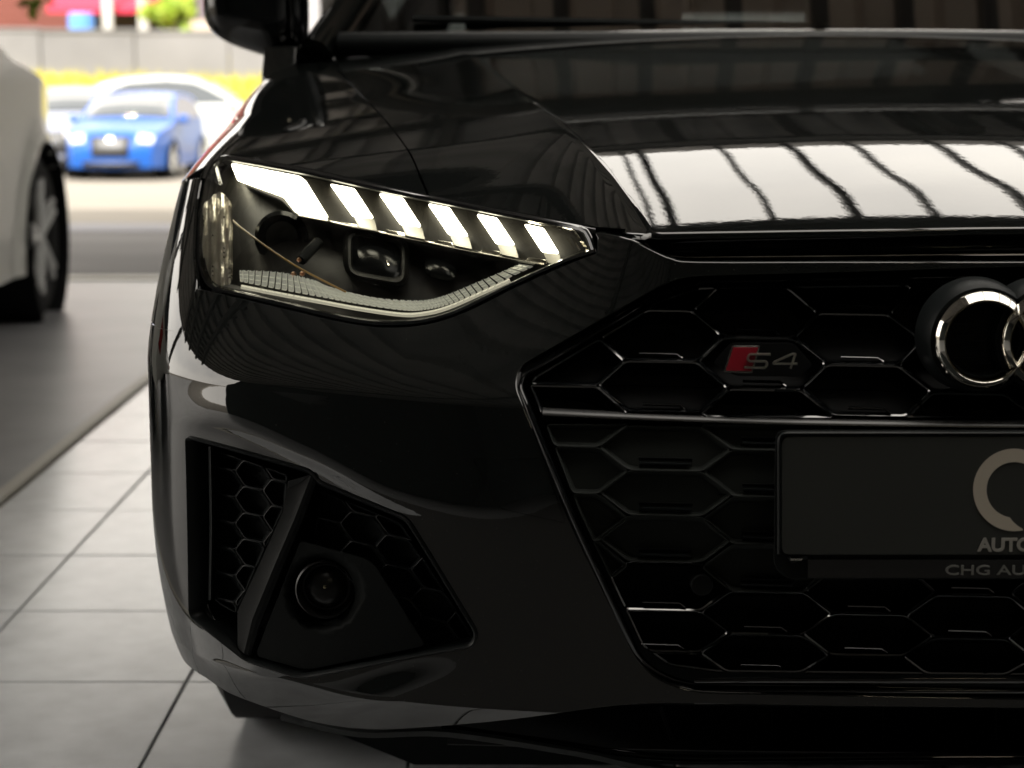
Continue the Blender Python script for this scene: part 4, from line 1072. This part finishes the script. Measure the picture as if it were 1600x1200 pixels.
# ------------------------------------------------------------------ other cars
def build_car(name, label, group, colr, length=4.3, W=1.8, Ht=1.45, fine=False, grille=True, vis_rim=(.8, .8, .78)):
    root = thing(name, label, 'car', (0, 0, 0), group)
    m = mat('car_paint_' + name + str(len(MATS)), colr, rough=.35, coat=1.0 if fine else .35, coat_rough=.03, spec=.4)
    k = length/4.3; h = Ht/1.45
    prof = [(2.12*k, .22), (2.15*k, .45), (2.10*k, .62*h), (1.98*k, .76*h), (1.7*k, .86*h), (1.2*k, .95*h), (.95*k, 1.0*h), (.45*k, 1.28*h), (.15*k, 1.40*h), (-.4*k, 1.45*h), (-1.1*k, 1.42*h), (-1.6*k, 1.32*h), (-2.0*k, 1.02*h), (-2.12*k, .85*h), (-2.15*k, .45), (-2.1*k, .22)]
    top = cr(prof, 5)
    wf, wr, wrad = 1.33*k, -1.32*k, .325
    ar = lambda cx_: [(cx_ + (wrad+.045)*math.cos(a), .315 + (wrad+.045)*math.sin(a)) for a in np.linspace(math.pi, 0, 18)]
    outline = [p for p in top] + [q for q in [(-2.1*k, .2), (wr - wrad - .045, .2)]] + ar(wr) + [(wr + wrad + .045, .2), (wf - wrad - .045, .2)] + ar(wf) + [(wf + wrad + .045, .2)]
    outline = dd([(p[0]*100, p[1]*100) for p in outline]); outline = [(p[0]/100, p[1]/100) for p in outline]
    def hw(x, z):
        e = abs(x)/(2.15*k)
        tap = .97 - .30*max(0, e - .62)**2/.144*.72
        tb = .42*max(0, z - .92*h)**1.0*(.9)
        belt = .012*math.exp(-((z - .62)/.08)**2)
        fl = .0
        for cx_ in (wf, wr): fl += .022*math.exp(-((math.hypot(x - cx_, z - .315) - .38)/.05)**2)
        return W/2*tap - tb - .04*max(0, .45 - z) + belt + fl
    for sgn in (-1, 1):
        o = patch('body_side', outline, lambda u, v, d, sgn=sgn: Vector((u, sgn*(hw(u, v) - d), v)), m, None, res=.07 if fine else .14, edge=.004, lip=.004, flange=.03, eps=.01)
        local(o, root)
        gl = [(.86*k, 1.01*h), (.38*k, 1.25*h), (.10*k, 1.36*h), (-.4*k, 1.40*h), (-1.1*k, 1.36*h), (-1.55*k, 1.22*h), (-1.70*k, 1.05*h), (-.5*k, 1.0*h)]
        local(patch('side_window', fillet(gl, .05, 3), lambda u, v, d, sgn=sgn: Vector((u, sgn*(hw(u, v) + .004 - d), v)), mat('car_glass', (.03, .04, .05), rough=.03, spec=.8, coat=1), None, res=.15, edge=.004, lip=.002, flange=.006, eps=.01), root)
    # shell across the car following the profile
    V = []; F = []; nt_ = 14
    def shell(i, t, off=0):
        x, z = top[i]; w_ = hw(x, z) + .0
        a = top[max(i-1, 0)]; b = top[min(i+1, len(top)-1)]; d = Vector((b[0]-a[0], b[1]-a[1])).normalized()
        nx_, nz_ = -d.y, d.x
        if nx_*x < 0 and abs(nx_) > .3: nx_, nz_ = -nx_, -nz_
        if abs(nx_) <= .3 and nz_ < 0: nx_, nz_ = -nx_, -nz_
        bul = (.10*(1 - t*t) if abs(nx_) > .5 else .035*(1 - t*t)) + off
        return Vector((x + nx_*bul, t*w_, z + nz_*bul))
    for i in range(len(top)):
        for j in range(nt_+1): V.append(shell(i, -1 + 2*j/nt_))
    for i in range(len(top)-1):
        for j in range(nt_): F.append((i*(nt_+1)+j, i*(nt_+1)+j+1, (i+1)*(nt_+1)+j+1, (i+1)*(nt_+1)+j))
    local(newobj('body', V, F, m, None, True, None, 50), root)
    def strip(nm, i0, i1, t0, t1, mm, off=.006):
        V = []; F = []; n_ = 8
        def sh(fi, t):
            i = min(int(fi), len(top)-2); g = fi - i
            return shell(i, t, off)*(1-g) + shell(i+1, t, off)*g
        rows = max(2, int((i1-i0)*1.5))
        for a in range(rows+1):
            for b in range(n_+1): V.append(sh(i0 + (i1-i0)*a/rows, t0 + (t1-t0)*b/n_))
        for a in range(rows):
            for b in range(n_): F.append((a*(n_+1)+b, a*(n_+1)+b+1, (a+1)*(n_+1)+b+1, (a+1)*(n_+1)+b))
        o = newobj(nm, V, F, mm, None, True)
        md = o.modifiers.new('thickness', 'SOLIDIFY'); md.thickness = .01; md.offset = 0
        return local(o, root)
    strip('windscreen', 30.5, 39, -.90, .90, MATS['car_glass'])
    strip('rear_window', 55.5, 60, -.85, .85, MATS['car_glass'])
    hlm = mat('far_headlight', (.75, .78, .78), rough=.12, metal=.6)
    for s in (-1, 1):
        strip('headlight', 9.5, 14.0, s*.62, s*.97, hlm, .012)
        strip('tail_lamp', 62.5, 66.5, s*.62, s*.97, mat('tail_red', (.35, .01, .01), rough=.2), .012)
    if grille:
        strip('grille', 4.0, 12.2, -.46, .46, mat('far_grille', (.015, .015, .016), rough=.4), .012)
        strip('lower_grille', .8, 2.6, -.7, .7, MATS['far_grille'], .012)
        strip('badge', 9.4, 11.8, -.07, .07, mat('far_badge', (.8, .8, .8), rough=.2, metal=.8), .03)
    rm = mat('far_rim', vis_rim, rough=.4, metal=.35)
    for cx_ in (wf, wr):
        for s in (-1, 1):
            yy = s*(W/2 - .135)
            ty = local(lathe('wheel', [(-.105, .20), (-.11, .28), (-.085, wrad), (.085, wrad), (.11, .28), (.105, .20)], 36, RUBBER, None, 'y', (cx_, yy, wrad - .01), True), root)
            sub(lathe('rim_barrel', [(s*.10, .235), (s*.112, .232), (s*.10, .215), (s*.02, .205), (s*.0, .0)], 36, mat('rim_dark', (.03, .03, .03), rough=.4, metal=.5), None, 'y', (cx_, yy, wrad - .01)), ty)
            sub(lathe('hub', [(s*.112, 0), (s*.11, .03), (s*.08, .045), (s*.02, .05)], 20, rm, None, 'y', (cx_, yy, wrad - .01)), ty)
            for q in range(5):
                a = 2*math.pi*q/5 + .5
                for off in ((-.11, .11) if fine else (0,)):
                    a1 = a + off*1.0; a0_ = a + off*.6
                    p0 = (cx_ + .03*math.cos(a0_), yy + s*.098, wrad - .01 + .03*math.sin(a0_)); p1 = (cx_ + .225*math.cos(a1), yy + s*.105, wrad - .01 + .225*math.sin(a1))
                    sub(bar('spoke', [p0, p1], .019 if fine else .028, rm, None, 6), ty)
            # wheel arch liner
            local(lathe('arch_liner', [(s*.14, wrad+.04), (-s*.16, wrad+.04), (-s*.16, .0)], 24, VOID, None, 'y', (cx_, yy, .315)), root)
        for s in (-1, 1):
            pass
    for s in (() if fine else (-1, 1)):
        x_ = .78*k
        o = superell('door_mirror', (x_, s*(W/2 + .06), 1.02*h), (.07, .10, .065), .7, m); local(o, root)
    local(box('underbody', -1.9*k, 1.9*k, -W/2 + .3, W/2 - .3, .17, .5, VOID), root)
    return root
bpy.context.view_layer.update()
GP = 'cars parked outside in the sun'
# white car at the left, nose pointing away
wcar = build_car('white_car', 'white car at the left edge with dark spoked wheel, under the roof', None, (.80, .79, .73), 4.45, 1.82, 1.47, True)
wcar.rotation_euler = (0, 0, R(92)); wcar.location = (-2.78, 4.55, -.004)
wcar.location = (-2.66, 4.30, -.004)
spec = [('blue_car', 'bright blue car facing the camera with round badge on dark grille', (.007, .09, .40), -6.55, 32.2, -92, 4.1, 1.78, 1.42),
        ('silver_car', 'silver car just left of the blue car with dark windscreen', (.28, .30, .38), -8.1, 34.0, -80, 4.2, 1.8, 1.5),
        ('white_hatchback', 'pale white car side-on directly behind the blue car', (.5, .52, .5), -6.6, 38.0, 8, 4.6, 1.85, 1.72),
        ('dark_blue_car', 'dark blue car parked leftmost in the sunny row beyond the white car', (.03, .06, .16), -10.2, 35.2, -95, 4.2, 1.8, 1.5)]
for nm, lb, c, x, yy, rz, ln, W_, H_ in spec:
    o = build_car(nm, lb, GP, c, ln, W_, H_, False); o.location = (x, yy, gz(yy) - .03); o.rotation_euler = (0, 0, R(rz))
